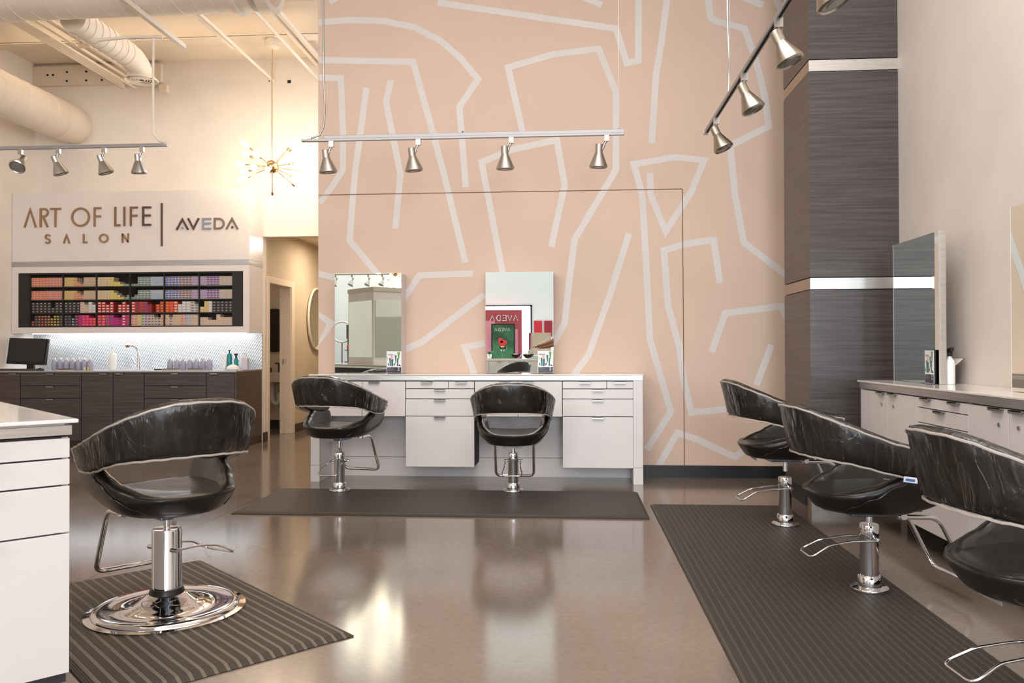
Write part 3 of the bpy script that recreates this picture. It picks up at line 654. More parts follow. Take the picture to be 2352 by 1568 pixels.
mk('divider_bar', B(px(371)-0.010, px(371)+0.010, DF-0.012, DF, 2.345, 2.85), MATS['dark_bronze_metal'], sg)
# ================================================================= ON THE SINK COUNTER
ZK = 0.889
t = thing('computer_monitor', 'black computer monitor on the steel counter at the far left', 'monitor', (-6.36, 9.12, ZK))
mk('screen_housing', B(-6.625, -6.14, 9.10, 9.13, 0.955, 1.265, rx=R(-8), ry=R(2)), M_black, t, bevel=0.006)
mk('screen', B(-6.605, -6.16, 9.092, 9.101, 0.995, 1.25, rx=R(-8), ry=R(2)), mat('dark_screen', (34, 38, 44), 0.12), t)
mb = MB(); mb.box(-6.40, -6.32, 9.115, 9.15, 0.895, 1.0); mb.lathe([(0, 0), (0.11, 0), (0.10, 0.012), (0, 0.014)], 28, (-6.36, 9.13, ZK)); mk('stand', mb, M_black, t)
t = tag(mk('keyboard', MB().box(-6.63, -6.17, 8.87, 9.02, ZK, ZK+0.014).box(-6.615, -6.185, 8.88, 9.01, ZK+0.014, ZK+0.02), mat('keyboard_grey', (70, 66, 66), .5), bevel=0.002), 'flat computer keyboard in front of the monitor', 'keyboard')
mb = MB(); mb.lathe([(0, 0), (0.03, 0), (0.031, 0.012), (0.022, 0.026), (0, 0.032)], 20, (-6.10, 8.93, ZK), sy=1.6); tag(mk('computer_mouse', mb, M_black), 'small black computer mouse beside the keyboard', 'mouse')
def bottle(prof, loc, m_, name, label, cat='bottle', grp=None, cap=None, capm=None, seg=24):
    t = thing(name, label, cat, loc, 0, grp)
    mk('bottle_body', MB().lathe(prof, seg), m_, t, world=False)
    if cap: mk('cap', MB().lathe(cap, seg), capm or m_, t, world=False)
    return t
bp_ = [(0, 0), (0.031, 0), (0.034, 0.004), (0.034, 0.085), (0.032, 0.10), (0.024, 0.115), (0.013, 0.122), (0.013, 0.126), (0, 0.126)]
bc_ = [(0, 0.124), (0.0145, 0.124), (0.0145, 0.145), (0, 0.146)]
b0 = None
GL = 'developer bottles on the steel counter'
for side, xs, y0 in (('left', [-6.085, -6.012, -5.935, -5.862, -5.788, -5.715, -5.645], 9.16), ('right', [-4.69, -4.61, -4.53, -4.45, -4.372, -4.294, -4.215], 9.2)):
    for i, x in enumerate(xs):
        lb = '%s pale lilac bottle from the left in the %s row on the counter' % (ORD[i], side)
        if b0 is None: b0 = o = bottle(bp_, (x, y0, ZK), M_bottle, 'developer_bottle', lb, grp=GL, cap=bc_, capm=M_whitepl)
        else: o = copy_tree(b0); o.location = (x, y0+0.004*(i % 2), ZK); o['label'] = lb
pump = [(0, 0), (0.040, 0), (0.042, 0.005), (0.042, 0.165), (0.036, 0.19), (0.018, 0.205), (0.016, 0.225), (0, 0.226)]
t = bottle(pump, (-5.425, 9.25, ZK), M_whitepl, 'pump_bottle', 'tall white pump bottle beside the sink faucet')
mk('pump_head', MB().cyl((-5.425, 9.25, ZK+0.22), (-5.425, 9.25, ZK+0.265), 0.008).box(-5.455, -5.412, 9.242, 9.258, ZK+0.262, ZK+0.274), M_whitepl, t, bevel=0.002)
t = thing('sink_faucet', 'chrome pull-out faucet rising from the steel counter', 'faucet', (-5.135, 9.3, ZK))
mk('spout', MB().tube([(-5.135, 9.3, ZK), (-5.135, 9.3, ZK+0.2), (-5.15, 9.3, ZK+0.255), (-5.20, 9.3, ZK+0.285), (-5.26, 9.3, ZK+0.283)], [0.018, 0.014, 0.013, 0.012, 0.012], 16, fillet=0.03 and 0), M_chrome, t)
mk('spray_head', MB().cyl((-5.25, 9.3, ZK+0.285), (-5.285, 9.3, ZK+0.277), 0.019, 16), M_gold, t)
mk('lever_handle', MB().tube([(-5.135, 9.3, ZK+0.06), (-5.18, 9.28, ZK+0.085), (-5.20, 9.27, ZK+0.15)], [0.014, 0.011, 0.006], 12), M_chrome, t)
t = bottle([(0, 0), (0.028, 0), (0.03, 0.004), (0.03, 0.17), (0.022, 0.188), (0.012, 0.195), (0, 0.195)], (-3.985, 9.22, ZK), M_teal, 'teal_pump_bottle', 'taller teal bottle with black pump on the steel counter')
mk('pump_head', MB().cyl((-3.985, 9.22, ZK+0.19), (-3.985, 9.22, ZK+0.225), 0.007).box(-4.0, -3.97, 9.214, 9.226, ZK+0.222, ZK+0.232), M_black, t)
t = bottle([(0, 0), (0.022, 0), (0.024, 0.004), (0.024, 0.115), (0.016, 0.135), (0.010, 0.14), (0, 0.14)], (-3.925, 9.27, ZK), M_teal, 'teal_pump_bottle', 'shorter teal bottle with black pump behind the white tube')
mk('pump_head', MB().cyl((-3.925, 9.27, ZK+0.135), (-3.925, 9.27, ZK+0.175), 0.012).box(-3.945, -3.905, 9.262, 9.278, ZK+0.17, ZK+0.188), M_black, t)
def tube_b(x, y, lb, h=0.17, w=0.032):
    rg = []
    for z, a, b in ((0, .6, .6), (0.02, .62, .62), (0.022, .8, .8), (0.06, 1, .75), (h-0.02, 1.05, .25), (h, 1.1, .06)):
        rg.append([Vector((w*a*math.cos(2*PI*k/20), w*b*math.sin(2*PI*k/20), z)) for k in range(20)])
    t = thing('cream_tube', lb, 'tube', (x, y, ZK)); mk('tube_body', MB().loft(rg), M_whitepl, t, world=False); return t
tube_b(-4.055, 9.24, 'upright white cream tube left of the teal bottles'); tube_b(-3.87, 9.32, 'upright white cream tube right of the teal bottles', 0.16, 0.038)
mb = MB(); mb.lathe([(0, 0), (0.055, 0), (0.062, 0.006), (0.062, 0.025), (0.05, 0.045), (0.02, 0.062), (0, 0.064)], 28, (-3.90, 9.12, ZK), sx=1.15)
tag(mk('white_container', mb, M_whitepl), 'low rounded white container in front of the teal bottles', 'container')
t = thing('soap_dispenser', 'clear square soap dispenser with silver pump at the counter end', 'bottle', (-3.79, 9.24, ZK))
mk('jar', B(-3.835, -3.765, 9.20, 9.27, ZK, ZK+0.14), mat('frosted_lilac', (206, 202, 218), 0.15), t, bevel=0.006)
mk('pump_head', MB().cyl((-3.80, 9.235, ZK+0.14), (-3.80, 9.235, ZK+0.19), 0.009).box(-3.835, -3.79, 9.228, 9.242, ZK+0.185, ZK+0.198), M_chrome, t)
for i, (x, lb) in enumerate(((-5.86, 'dark shallow tool tray in front of the left bottle row'), (-4.60, 'dark tool tray in front of the right bottle row, nearer the faucet'), (-4.30, 'dark tool tray in front of the right bottle row, nearer the teal bottles'))):
    t = thing('tool_tray', lb, 'tray', (x, 9.02, ZK), 0, 'tool trays on the steel counter')
    mk('tray', B(-0.085, 0.085, -0.05, 0.05, 0, 0.008), mat('tray_pale', (214, 186, 170), .4), t, world=False, bevel=0.002)
    mk('tools', MB().box(-0.08, 0.05, -0.02, 0.012, 0.008, 0.02).box(-0.03, 0.078, 0.01, 0.035, 0.008, 0.018), M_black, t, world=False, bevel=0.003)
tag(mk('hair_brush', B(-4.84, -4.71, 9.10, 9.135, ZK, ZK+0.014), M_black, bevel=0.004), 'flat black brush lying on the counter left of the right bottle row', 'brush')
tag(mk('sticky_note', B(-5.702, -5.675, 9.115, 9.12, ZK, ZK+0.035), mat('note_cream', (222, 216, 200), .6)), 'small cream label card before the left bottle row', 'card')
tag(mk('yellow_marker', MB().cyl((-5.645, 9.11, ZK), (-5.645, 9.11, ZK+0.038), 0.008, 10), mat('marker_yellow', (214, 208, 60), .5)), 'small yellow tube standing before the left bottle row', 'tube')

# ================================================================= CORRIDOR MIRROR, RESTROOM
t = thing('oval_mirror', 'oval wall mirror with pale frame in the corridor', 'mirror', (-3.735, 11.66, 1.57))
o = mk('frame', MB().tube([(-3.715, 11.66+0.40*math.cos(a*2*PI/48), 1.57+0.445*math.sin(a*2*PI/48)) for a in range(48)], 0.018, 8, True), mat('pale_oak_frame', (226, 214, 194), .4), t)
mk('mirror_glass', MB().lathe([(0, 0), (0.39, 0), (0.39, 0.006), (0, 0.006)], 48, (-3.738, 11.66, 1.57), (1, 0, 0), sx=0.435/0.39), M_mirror, t)
t = thing('wall_sink', 'white wall-hung sink seen through the narrow restroom doorway', 'sink', (-4.25, 11.2, 0.8))
mk('basin', MB().box(-4.55, -4.0, 10.95, 11.325, 0.67, 0.805), mat('sink_ceramic', (190, 172, 156), .3), t, bevel=0.012)
mk('faucet', MB().tube([(-4.13, 11.22, 0.8), (-4.13, 11.22, 0.93), (-4.13, 11.10, 0.93)], 0.012, 10), M_black, t); mk('handle', MB().cyl((-4.24, 11.2, 0.8), (-4.24, 11.2, 0.87), 0.012), M_black, t)
mk('drain_trap', MB().tube([(-4.20, 11.15, 0.67), (-4.20, 11.15, 0.42), (-4.17, 11.15, 0.37), (-4.13, 11.15, 0.36), (-4.09, 11.15, 0.40), (-4.09, 11.15, 0.50), (-4.09, 11.31, 0.52)], 0.033, 16, fillet=0.03), M_pvc, t)
t = thing('round_dark_mirror', 'round dark mirror over the restroom sink', 'mirror', (-4.3, 11.32, 1.4)); mk('mirror_disc', MB().lathe([(0, 0), (0.31, 0), (0.31, 0.015), (0, 0.015)], 48, (-4.22, 11.322, 1.40), (0, -1, 0)), mat('dark_mirror', (30, 26, 24), .1), t)

t = thing('added_corridor_lamp', 'added ceiling lamp brightening the corridor behind the peach wall', 'lamp', (-3.0, 11.0, 2.64)); mk('lamp_disc', MB().lathe([(0, 0), (0.12, 0), (0.12, -0.03), (0, -0.03)], 24, (-3.0, 11.0, 2.648)), mat('lit_disc', (255, 240, 220), .4, emit=(255, 232, 200), es=6), t)  # unseen lamp with glowing disc, added to lift the dark corridor
o = area('added_corridor_light', (0, 0, -0.04), (0, 0, 0), 0.3, 0.3, 26, (1.0, 0.86, 0.68)); o.parent = t  # light of the added corridor lamp
t = thing('restroom_lamp', 'ceiling lamp of the restroom', 'lamp', (-4.6, 10.5, 2.49)); mk('lamp_disc', MB().lathe([(0, 0), (0.1, 0), (0.1, -0.03), (0, -0.03)], 24, (-4.6, 10.5, 2.498)), MATS['lit_disc'], t)
o = area('restroom_lamp_light', (0, 0, -0.04), (0, 0, 0), 0.2, 0.2, 2.5, (1.0, 0.84, 0.66)); o.parent = t

# ================================================================= CEILING: DUCTS, PIPES, LIGHTS
def spiral(mb, a, b, r_, pitch, axis='x'):
    """raised helical seam around a straight duct"""
    a, b = Vector(a), Vector(b); L = (b-a).length; n = int(L/pitch*24); d = (b-a).normalized(); e1 = Vector((0, 0, 1)); e2 = d.cross(e1)
    mb.tube([a+d*(L*i/n)+(e1*math.cos(2*PI*i/24)+e2*math.sin(2*PI*i/24))*r_ for i in range(n+1)], 0.006, 4)
def duct(name, label, a, b, r_, pitch=0.16):
    t = thing(name, label, 'duct', a)
    mk('duct_body', MB().cyl(a, b, r_, 40), M_duct, t)
    mb = MB(); spiral(mb, a, b, r_, pitch); mk('spiral_seam', mb, M_duct, t); return t
t = duct('ventilation_duct', 'large white round duct crossing the top left of the photo', (-6.6, 6.7, 4.315), (-2.70, 6.7, 4.335), 0.31)
mk('end_collar', MB().lathe([(0.31, 0), (0.335, 0), (0.335, 0.05), (0.31, 0.05)], 40, (-2.86, 6.7, 4.33), (1, 0, 0)), M_duct, t)
mk('end_cap', MB().lathe([(0, 0.03), (0.2, 0.03), (0.29, 0.0), (0.33, 0), (0.33, 0.10), (0.27, 0.10), (0.27, 0.05), (0, 0.05)], 40, (-2.63, 6.7, 4.33), (1, 0, 0)), M_duct, t)
t = thing('branch_duct', 'smaller white duct bending down to a round air outlet', 'duct', (-4.42, 7.6, 4.12))
BX = -4.50
path = [(BX, 7.02, 4.14), (BX, 7.9, 4.14), (BX, 8.02, 4.13), (BX, 8.12, 4.09), (BX, 8.18, 4.03), (BX, 8.20, 3.99)]
mk('duct_body', MB().tube(path, 0.125, 32), M_duct, t)
mb = MB(); spiral(mb, (BX, 7.05, 4.14), (BX, 7.95, 4.14), 0.125, 0.11); mk('spiral_seam', mb, M_duct, t)
g = mk('diffuser', MB().lathe([(0.125, 0.06), (0.128, 0.02), (0.165, 0), (0.17, 0.008), (0.15, 0.03), (0.125, 0.06)], 40, (BX, 8.20, 3.955)), M_duct, t)
for i, rr in enumerate((0.11, 0.085, 0.06, 0.035)): mk('vane', MB().tube([(BX+rr*math.cos(a*2*PI/32), 8.2+rr*math.sin(a*2*PI/32), 3.965) for a in range(32)], 0.006, 6, True), M_duct, g)
mk('throat', MB().cyl((BX, 8.20, 3.985), (BX, 8.20, 3.99), 0.118, 32), M_dark, g)
t = duct('ventilation_duct', 'white round duct running along the left wall to the far wall', (-6.12, 7.1, 3.89), (-6.12, 9.3, 3.89), 0.235, 0.18)
mk('elbow', MB().tube([(-6.12, 9.2, 3.89), (-6.10, 9.34, 3.89), (-6.10, 9.42, 3.89), (-6.12, 9.61, 3.89)], [0.24, 0.24, 0.235, 0.2], 36), M_duct, t)
grpP = 'painted conduits under the ceiling'
def pipe(name, label, x, y0, y1, z, r_=0.014, sq=False, grp=grpP):
    mb = MB()
    if sq: mb.box(x-0.021, x+0.021, y0, y1, z-0.021, z+0.021); mb.mi = 1; mb.box(x-0.022, x-0.0205, y0, y1-0.002, z-0.008, z+0.008); mb.mi = 0
    else: mb.cyl((x, y0, z), (x, y1, z), r_, 10)
    return tag(mk(name, mb, [M_ceil, M_dark]), label, 'pipe' if not sq else 'channel', grp)
for i, (x, z) in enumerate(((-5.47, 4.35), (-5.425, 4.35), (-5.38, 4.35), (-5.335, 4.35), (-5.25, 4.37), (-5.16, 4.39), (-5.10, 4.37))):
    pipe('conduit_pipe', '%s conduit from the left in the bundle beside the branch duct' % ORD[i], x, 7.05, 9.60-0.12*(i % 3), z, 0.016)
mb = MB(); mb.box(-5.2, -5.06, 8.20, 8.23, 4.33, 4.40); mb.cyl((-5.13, 8.215, 4.35), (-5.13, 8.215, 4.99), 0.006, 6); tag(mk('pipe_hanger', mb, M_ceil), 'small hanger clamp holding the conduit bundle', 'hanger')
pipe('strut_channel', 'slotted strut channel above the left track light', -3.62, 3.0, 7.35, 3.975, sq=True, grp=None)
pipe('conduit_pipe', 'single white conduit reaching the far wall left of the chandelier', -3.60, 7.05, 9.61, 4.40, 0.017, grp=None)
pipe('strut_channel', 'short strut channel beside the single conduit near the chandelier', -3.64, 7.05, 8.5, 4.40, sq=True, grp=None)
pipe('conduit_pipe', 'white conduit reaching the far wall below the channels at right of the chandelier', -3.04, 7.05, 9.61, 4.40, 0.017, grp=None)
pipe('strut_channel', 'left strut channel of the pair right of the chandelier', -3.06, 7.05, 9.61, 4.59, sq=True, grp=None)
pipe('strut_channel', 'right strut channel of the pair right of the chandelier', -2.98, 7.05, 9.61, 4.59, sq=True, grp=None)
t = thing('wall_pipe', 'white wall pipe with bracket at upper left edge', 'pipe', (-6.6, 8.3, 3.55))
mk('pipe', MB().cyl((-6.57, 7.2, 3.60), (-6.57, 8.75, 3.60), 0.045, 16), M_duct, t); mk('bracket', MB().box(-6.65, -6.60, 7.2, 8.72, 3.50, 3.54).box(-6.65, -6.57, 8.1, 8.14, 3.4, 3.6), M_duct, t)
tag(mk('junction_box', B(-5.02, -4.92, 9.55, 9.618, 4.28, 4.38), M_ceil, bevel=0.004), 'small white junction box at the far wall near the conduit bundle', 'box')

# chandelier
HX, HY, HZ = -3.342, 8.87, 3.178
ch = thing('sputnik_chandelier', 'brass starburst chandelier with glowing bulbs hanging by the far wall', 'chandelier', (HX, HY, HZ))
mk('hub', MB().lathe([(0.075*math.sin(a*PI/16), -0.075*math.cos(a*PI/16)) for a in range(17)], 28, (HX, HY, HZ)), M_brass, ch)
mk('stem', MB().cyl((HX, HY, HZ+0.07), (HX, HY, 4.56), 0.007, 10), M_brass, ch)
mk('canopy', MB().lathe([(0, -0.05), (0.03, -0.05), (0.075, -0.03), (0.078, 0), (0.078, 0.06), (0, 0.06)], 28, (HX, HY, 4.555)), M_duct, ch)
dirs = [(-520, 60, 0), (-430, -20, .3), (-300, 150, .2), (-250, 210, -.2), (130, 230, .3), (300, 190, -.3), (190, 110, .6), (360, 15, -.3), (430, -55, .2), (300, -150, -.2), (230, -210, .4), (-50, -240, .3), (-260, -170, -.4), (-110, -90, -.8), (-60, 80, -.9), (80, -120, -.8)]
for i, (a, b, c_) in enumerate(dirs):
    v = Vector((a/520.0, c_*0.9, b/520.0)); v.normalize()
    L = 0.27+0.03*((i*7) % 3)/2
    if abs(v.y) > 0.7: L *= 0.8
    p0 = Vector((HX, HY, HZ))
    arm = mk('arm', MB().cyl(p0+v*0.06, p0+v*L, 0.005, 8), M_brass, ch)
    mk('socket', MB().cyl(p0+v*L, p0+v*(L+0.04), 0.014, 12), M_brass, arm)
    mk('bulb', MB().lathe([(0, 0), (0.012, 0.004), (0.024, 0.035), (0.03, 0.065), (0.026, 0.09), (0.012, 0.115), (0, 0.125)], 16, p0+v*(L+0.04), v), M_bulb, arm)
for i, (dx, dy, dz) in enumerate(((-.35, -.05, .1), (.3, -.2, .12), (.0, -.3, -.25), (0.05, .25, .3))):
    l_ = bpy.data.lights.new('bulb_lamp', 'POINT'); l_.energy = 4.4; l_.color = (1.0, 0.80, 0.56); l_.shadow_soft_size = 0.08
    o = bpy.data.objects.new('bulb_lamp', l_); C.objects.link(o); o.parent = ch; o.location = (dx, dy, dz)

c_ = copy_tree(ch); c_.location = (-3.95, -4.2, 2.85); c_['label'] = 'second starburst chandelier at the rear of the room, reflected in the left box mirror'
c_ = copy_tree(ch); c_.location = (-2.84, 2.2, 2.95); c_['label'] = 'third starburst chandelier over the corner island, glinting in the floor below the left box mirror'
# track lights
def lamp_head(parent, p, tilt_dir=(0, 0, -1), side=(0, 0, 0), spot=0, metal=None):
    """adapter under the rail, short swan neck, cone shade aimed along tilt_dir"""
    p = Vector(p); d = Vector(tilt_dir).normalized(); metal = metal or M_satin; sd = Vector(side)
    neck = p+Vector((0, 0, -0.065))+sd*0.3
    top = p+Vector((0, 0, -0.085))+sd
    h = mk('lamp_head', MB().box(p.x-0.018, p.x+0.018, p.y-0.014, p.y+0.014, p.z-0.045, p.z).tube([p+Vector((0, 0, -0.04)), neck, top+Vector((0, 0, -.02))-sd*0.45], 0.009, 8), M_satin, parent)
    mk('lamp_shade', MB().lathe([(0, 0), (0.026, 0), (0.0275, 0.004), (0.0275, 0.060), (0.031, 0.068), (0.067, 0.156), (0.069, 0.166), (0.060, 0.174), (0.054, 0.168), (0.05, 0.16), (0, 0.15)], 32, top-d*0.02, d), metal, h, sharp=18)
    mk('lens', MB().lathe([(0, 0.1635), (0.052, 0.1635), (0.052, 0.168), (0.032, 0.168), (0.03, 0.172), (0, 0.173)], 28, top-d*0.02, d), M_lens, h)
    if spot:
        l_ = bpy.data.lights.new('spot_lamp', 'SPOT'); l_.energy = spot; l_.spot_size = R(75); l_.spot_blend = 0.9; l_.color = (1.0, 0.9, 0.78); l_.shadow_soft_size = 0.05
        o = bpy.data.objects.new('spot_lamp', l_); C.objects.link(o); o.parent = h; o.location = top+d*0.17-org(h); o.rotation_euler = d.to_track_quat('-Z', 'Y').to_euler()
    return h
def flex(mb, pts, r_): mb.tube(pts, r_, 8)
# middle track
t = thing('track_light', 'silver track light with four cone spots before the peach wall', 'track light', (-0.8, 6.0, 2.71))
mk('rail', MB().box(-1.99, 0.40, 5.985, 6.015, 2.695, 2.713).box(-1.86, 0.40, 5.99, 6.01, 2.713, 2.738).box(-2.03, -1.98, 5.983, 6.017, 2.697, 2.712), mat('rail_silver', (158, 156, 158), .4, .6), t, bevel=0.002)
for x in (-1.855, 0.36): mk('suspension_cable', MB().cyl((x, 6.0, 2.73), (x, 6.0, ZC), 0.0016, 6).cyl((x, 6.0, 2.73), (x, 6.0, 2.75), 0.005, 8), M_satin, t)
mk('screw', MB().cyl((-0.80, 6.0, 2.735), (-0.80, 6.0, 2.75), 0.005, 8), M_black, t)
mk('power_cord', MB().tube([(-1.96, 6.0, 2.722), (-1.93, 6.0, 2.73), (-1.89, 6.0, 2.745), (-1.862, 6.0, 2.80), (-1.85, 6.0, 2.92), (-1.862, 6.0, 3.2), (-1.868, 6.0, 4.0), (-1.865, 6.0, ZC)], 0.007, 8), M_satin, t)
mk('cord_clamp', MB().box(-1.985, -1.955, 5.99, 6.01, 2.713, 2.735), M_steel, t, bevel=0.003)
for x, s_ in ((-1.80, -0.045), (-1.135, -0.05), (-0.435, -0.05), (0.27, -0.055)):
    lamp_head(t, (x, 6.0, 2.697), (0.10 if x < -1 else 0.02, 0.12, -1) if x < 0.2 else (-0.04, 0.12, -1), (s_, 0, 0), spot=10, metal=mat('champagne_satin', (176, 169, 162), .4, .9))
# left track
t = thing('track_light', 'silver track light with cone spots in front of the shop sign', 'track light', (-4.4, 7.0, 2.95))
mk('rail', MB().box(-6.2, -3.60, 6.985, 7.015, 2.945, 2.963).box(-6.2, -3.63, 6.99, 7.01, 2.963, 2.975), MATS['rail_silver'], t, bevel=0.002)
mk('conduit_drop', MB().tube([(-3.73, 7.0, 3.95), (-3.735, 7.0, 3.2), (-3.73, 7.0, 3.06), (-3.68, 7.0, 3.0), (-3.63, 7.0, 2.985), (-3.60, 7.0, 2.975)], 0.011, 8).tube([(-3.73, 7.0, 3.94), (-3.645, 7.0, 3.94)], 0.011, 8), M_duct, t)
mk('conduit_arm', MB().tube([(-4.25, 7.0, 3.92), (-3.95, 7.0, 3.94), (-3.645, 7.0, 3.93)], 0.016, 8), M_duct, t)
for x, dr, s_ in ((-4.98, (0.10, -0.75, -0.7), 0.03), (-4.62, (0.30, 0.25, -1), -0.035), (-4.19, (0.30, 0.2, -1), -0.035), (-3.835, (0.02, 0.15, -1), -0.04), (-5.6, (0.1, -0.3, -1), 0.03)):
    lamp_head(t, (x, 7.0, 2.947), dr, (s_, 0, 0))
# right track, running towards the camera
t = thing('track_light', 'silver track light running towards the camera beside the dark column', 'track light', (1.0, 4.5, 2.7))
mk('rail', MB().box(0.985, 1.015, 1.5, 6.03, 2.700, 2.722), MATS['rail_silver'], t, bevel=0.002)
mk('rail_slot', MB().box(0.994, 1.006, 1.52, 6.0, 2.6985, 2.7005), M_dark, t)
mk('rail_end', B(0.980, 1.020, 6.03, 6.06, 2.697, 2.722), M_steel, t)
mk('suspension_cable', MB().cyl((1.0, 5.15, 2.72), (1.0, 5.15, ZC), 0.0022, 6), M_satin, t)
mk('power_cord', MB().tube([(1.0, 5.19, 2.73), (1.004, 5.17, 2.9), (0.992, 5.15, 3.1), (0.985, 5.15, 3.5), (0.99, 5.15, ZC)], 0.006, 6), M_steel, t)
for y in (5.62, 4.72, 3.95, 3.30, 2.5):
    lamp_head(t, (1.0, y, 2.70), (0.42, -0.12, -1), (-0.012, -0.012, 0), spot=0, metal=mat('brushed_bell', (168, 163, 152), .32, 1.0))

t = thing('track_light', 'track light at the rear of the room, reflected in the left box mirror', 'track light', (-4.4, -2.9, 2.7))
mk('rail', MB().box(-5.1, -3.8, -2.915, -2.885, 2.697, 2.72), MATS['rail_silver'], t)
mk('suspension_cable', MB().cyl((-4.9, -2.9, 2.72), (-4.9, -2.9, ZC), 0.003, 6), M_satin, t); mk('suspension_cable', MB().cyl((-4.0, -2.9, 2.72), (-4.0, -2.9, ZC), 0.003, 6), M_satin, t)
for x in (-4.95, -4.6, -4.25, -3.95): lamp_head(t, (x, -2.9, 2.697), (-0.4, 0.3, -1), (0.03, 0, 0))

# ================================================================= MATS
def floor_mat(label, cx, cy, L, Wd, rz, m_, T=0.018, e=0.05):
    t = thing('floor_mat', label, 'mat', (cx, cy, 0.001), rz)
    a, b = L/2, Wd/2; N = 3
    rg = []
    for g_, z in ((0, 0), (0, 0.004), (e*0.55, T*0.92), (e, T)):
        x, y = a-g_, b-g_; rg.append([Vector((x, y, z)), Vector((-x, y, z)), Vector((-x, -y, z)), Vector((x, -y, z))])
    mb = MB(); mb.loft(rg, caps=True)
    for f in mb.bm.faces: f.smooth = False
    mk('mat_body', mb, m_, t, world=False, bevel=0.004)
    return t
floor_mat('long ribbed brown rubber mat before the back drawer unit', -0.9, 5.86, 2.83, 0.965, 0, M_ribdk)
floor_mat('long ribbed dark mat running along the right side chairs', 1.04, 3.55, 4.6, 0.955, R(90), M_ribdk, e=0.06)
UV = R(136.5)
u_ = Vector((math.cos(UV), math.sin(UV), 0)); v_ = Vector((-u_.y, u_.x, 0)); Rc = Vector((-0.849, 3.119, 0))
c_ = Rc+u_*0.76+v_*0.455
floor_mat('ribbed brown rubber mat under the front left chair', c_.x, c_.y, 1.53, 0.91, UV, M_rib, e=0.06)
# ================================================================= SALON CHAIRS
# local frame: +x is the direction the sitter faces, origin on the floor under the pole
def a_half(z): return 0.262+0.06*max(0, min(1, (z-0.46)/0.28))**0.8-1.1*max(0, 0.455-z)**1.15        # half width of the tub at height z
def b_rear(z): return 0.285+0.23*max(0, z-0.44)-0.9*max(0, 0.455-z)**1.15                                  # rear reach at height z
def tub(s, z, off=0.0):
    """point on the tub wall. s in [-1,1]: 0 rear centre, +-1 front end of the arms"""
    a, b = a_half(z)+off, b_rear(z)+off; sg = 1 if s >= 0 else -1; q = abs(s)
    if q <= 0.62:
        th = q/0.62*PI/2; c, s_ = math.cos(th), math.sin(th); n = 2.35
        return Vector((-b*abs(c)**(2/n)*1.0, sg*a*abs(s_)**(2/n), z))
    t = (q-0.62)/0.38
    return Vector((0.27*t, sg*(a-0.02*t*t), z))
def lin(tab, x):
    if x <= tab[0][0]: return tab[0][1]
    for (x0, y0), (x1, y1) in zip(tab, tab[1:]):
        if x <= x1: return y0+(y1-y0)*(x-x0)/(x1-x0)
    return tab[-1][1]
def zt(x): return lin([(-.42, .862), (-.36, .842), (-.28, .802), (-.15, .745), (-.05, .708), (.1, .668), (.3, .628)], x)
def zb(x): return lin([(-.36, .632), (-.20, .610), (-.14, .595), (-.06, .572), (.02, .556), (.12, .545), (.3, .54)], x)
def solve(s, zf, off=0.0):
    z = 0.7
    for _ in range(12): z = zf(tub(s, z, off).x)
    return z
def band_rings(n, off, th, end=1.0):
    rg = []
    for i in range(n+1):
        s = -end+2*end*i/n; q = abs(s)
        z1, z0 = solve(s, zt), solve(s, zb)
        if q > 0.9*end:                                   # rounded, tapered arm tips
            k = (q-0.9*end)/(0.1*end); m = z1-0.5*(z1-z0); e = math.sqrt(max(0, 1-k*k*0.82)); z1 = m+(z1-m)*e; z0 = m-(m-z0)*e*0.9
        T_ = th+0.0
        ring = []
        def P(z, inn): return tub(s, z, off-inn)
        h = z1-z0; r_ = 0.012
        for z, inn in ((z0+0.004, T_*.5), (z0, T_*.18), (z0+r_, 0), (z0+h*.35, 0), (z0+h*.7, 0), (z1-r_, 0), (z1, T_*.18), (z1+0.004, T_*.5), (z1-0.004, T_*.85), (z1-r_*2, T_), (z0+h*.7, T_), (z0+h*.35, T_*.9), (z0+r_*1.5, T_), (z0+0.002, T_*.85)):
            p = P(z, 0); c = Vector((0.05*0, 0, z)); nrm = Vector((p.x-min(0, p.x)*0 if False else 0, 0, 0))
            # inward direction: towards the long axis of the seat
            d = Vector((p.x, p.y, 0)); d.x = min(d.x, 0.0) ; d = d.normalized() if d.length > 1e-6 else Vector((0, 1, 0))
            q_ = p-d*(inn-off*0); q_.z = z; ring.append(q_)
        rg.append(ring)
    return rg
M_plate = mat('blue_grey_plate', (110, 126, 144), 0.35, 0.8)
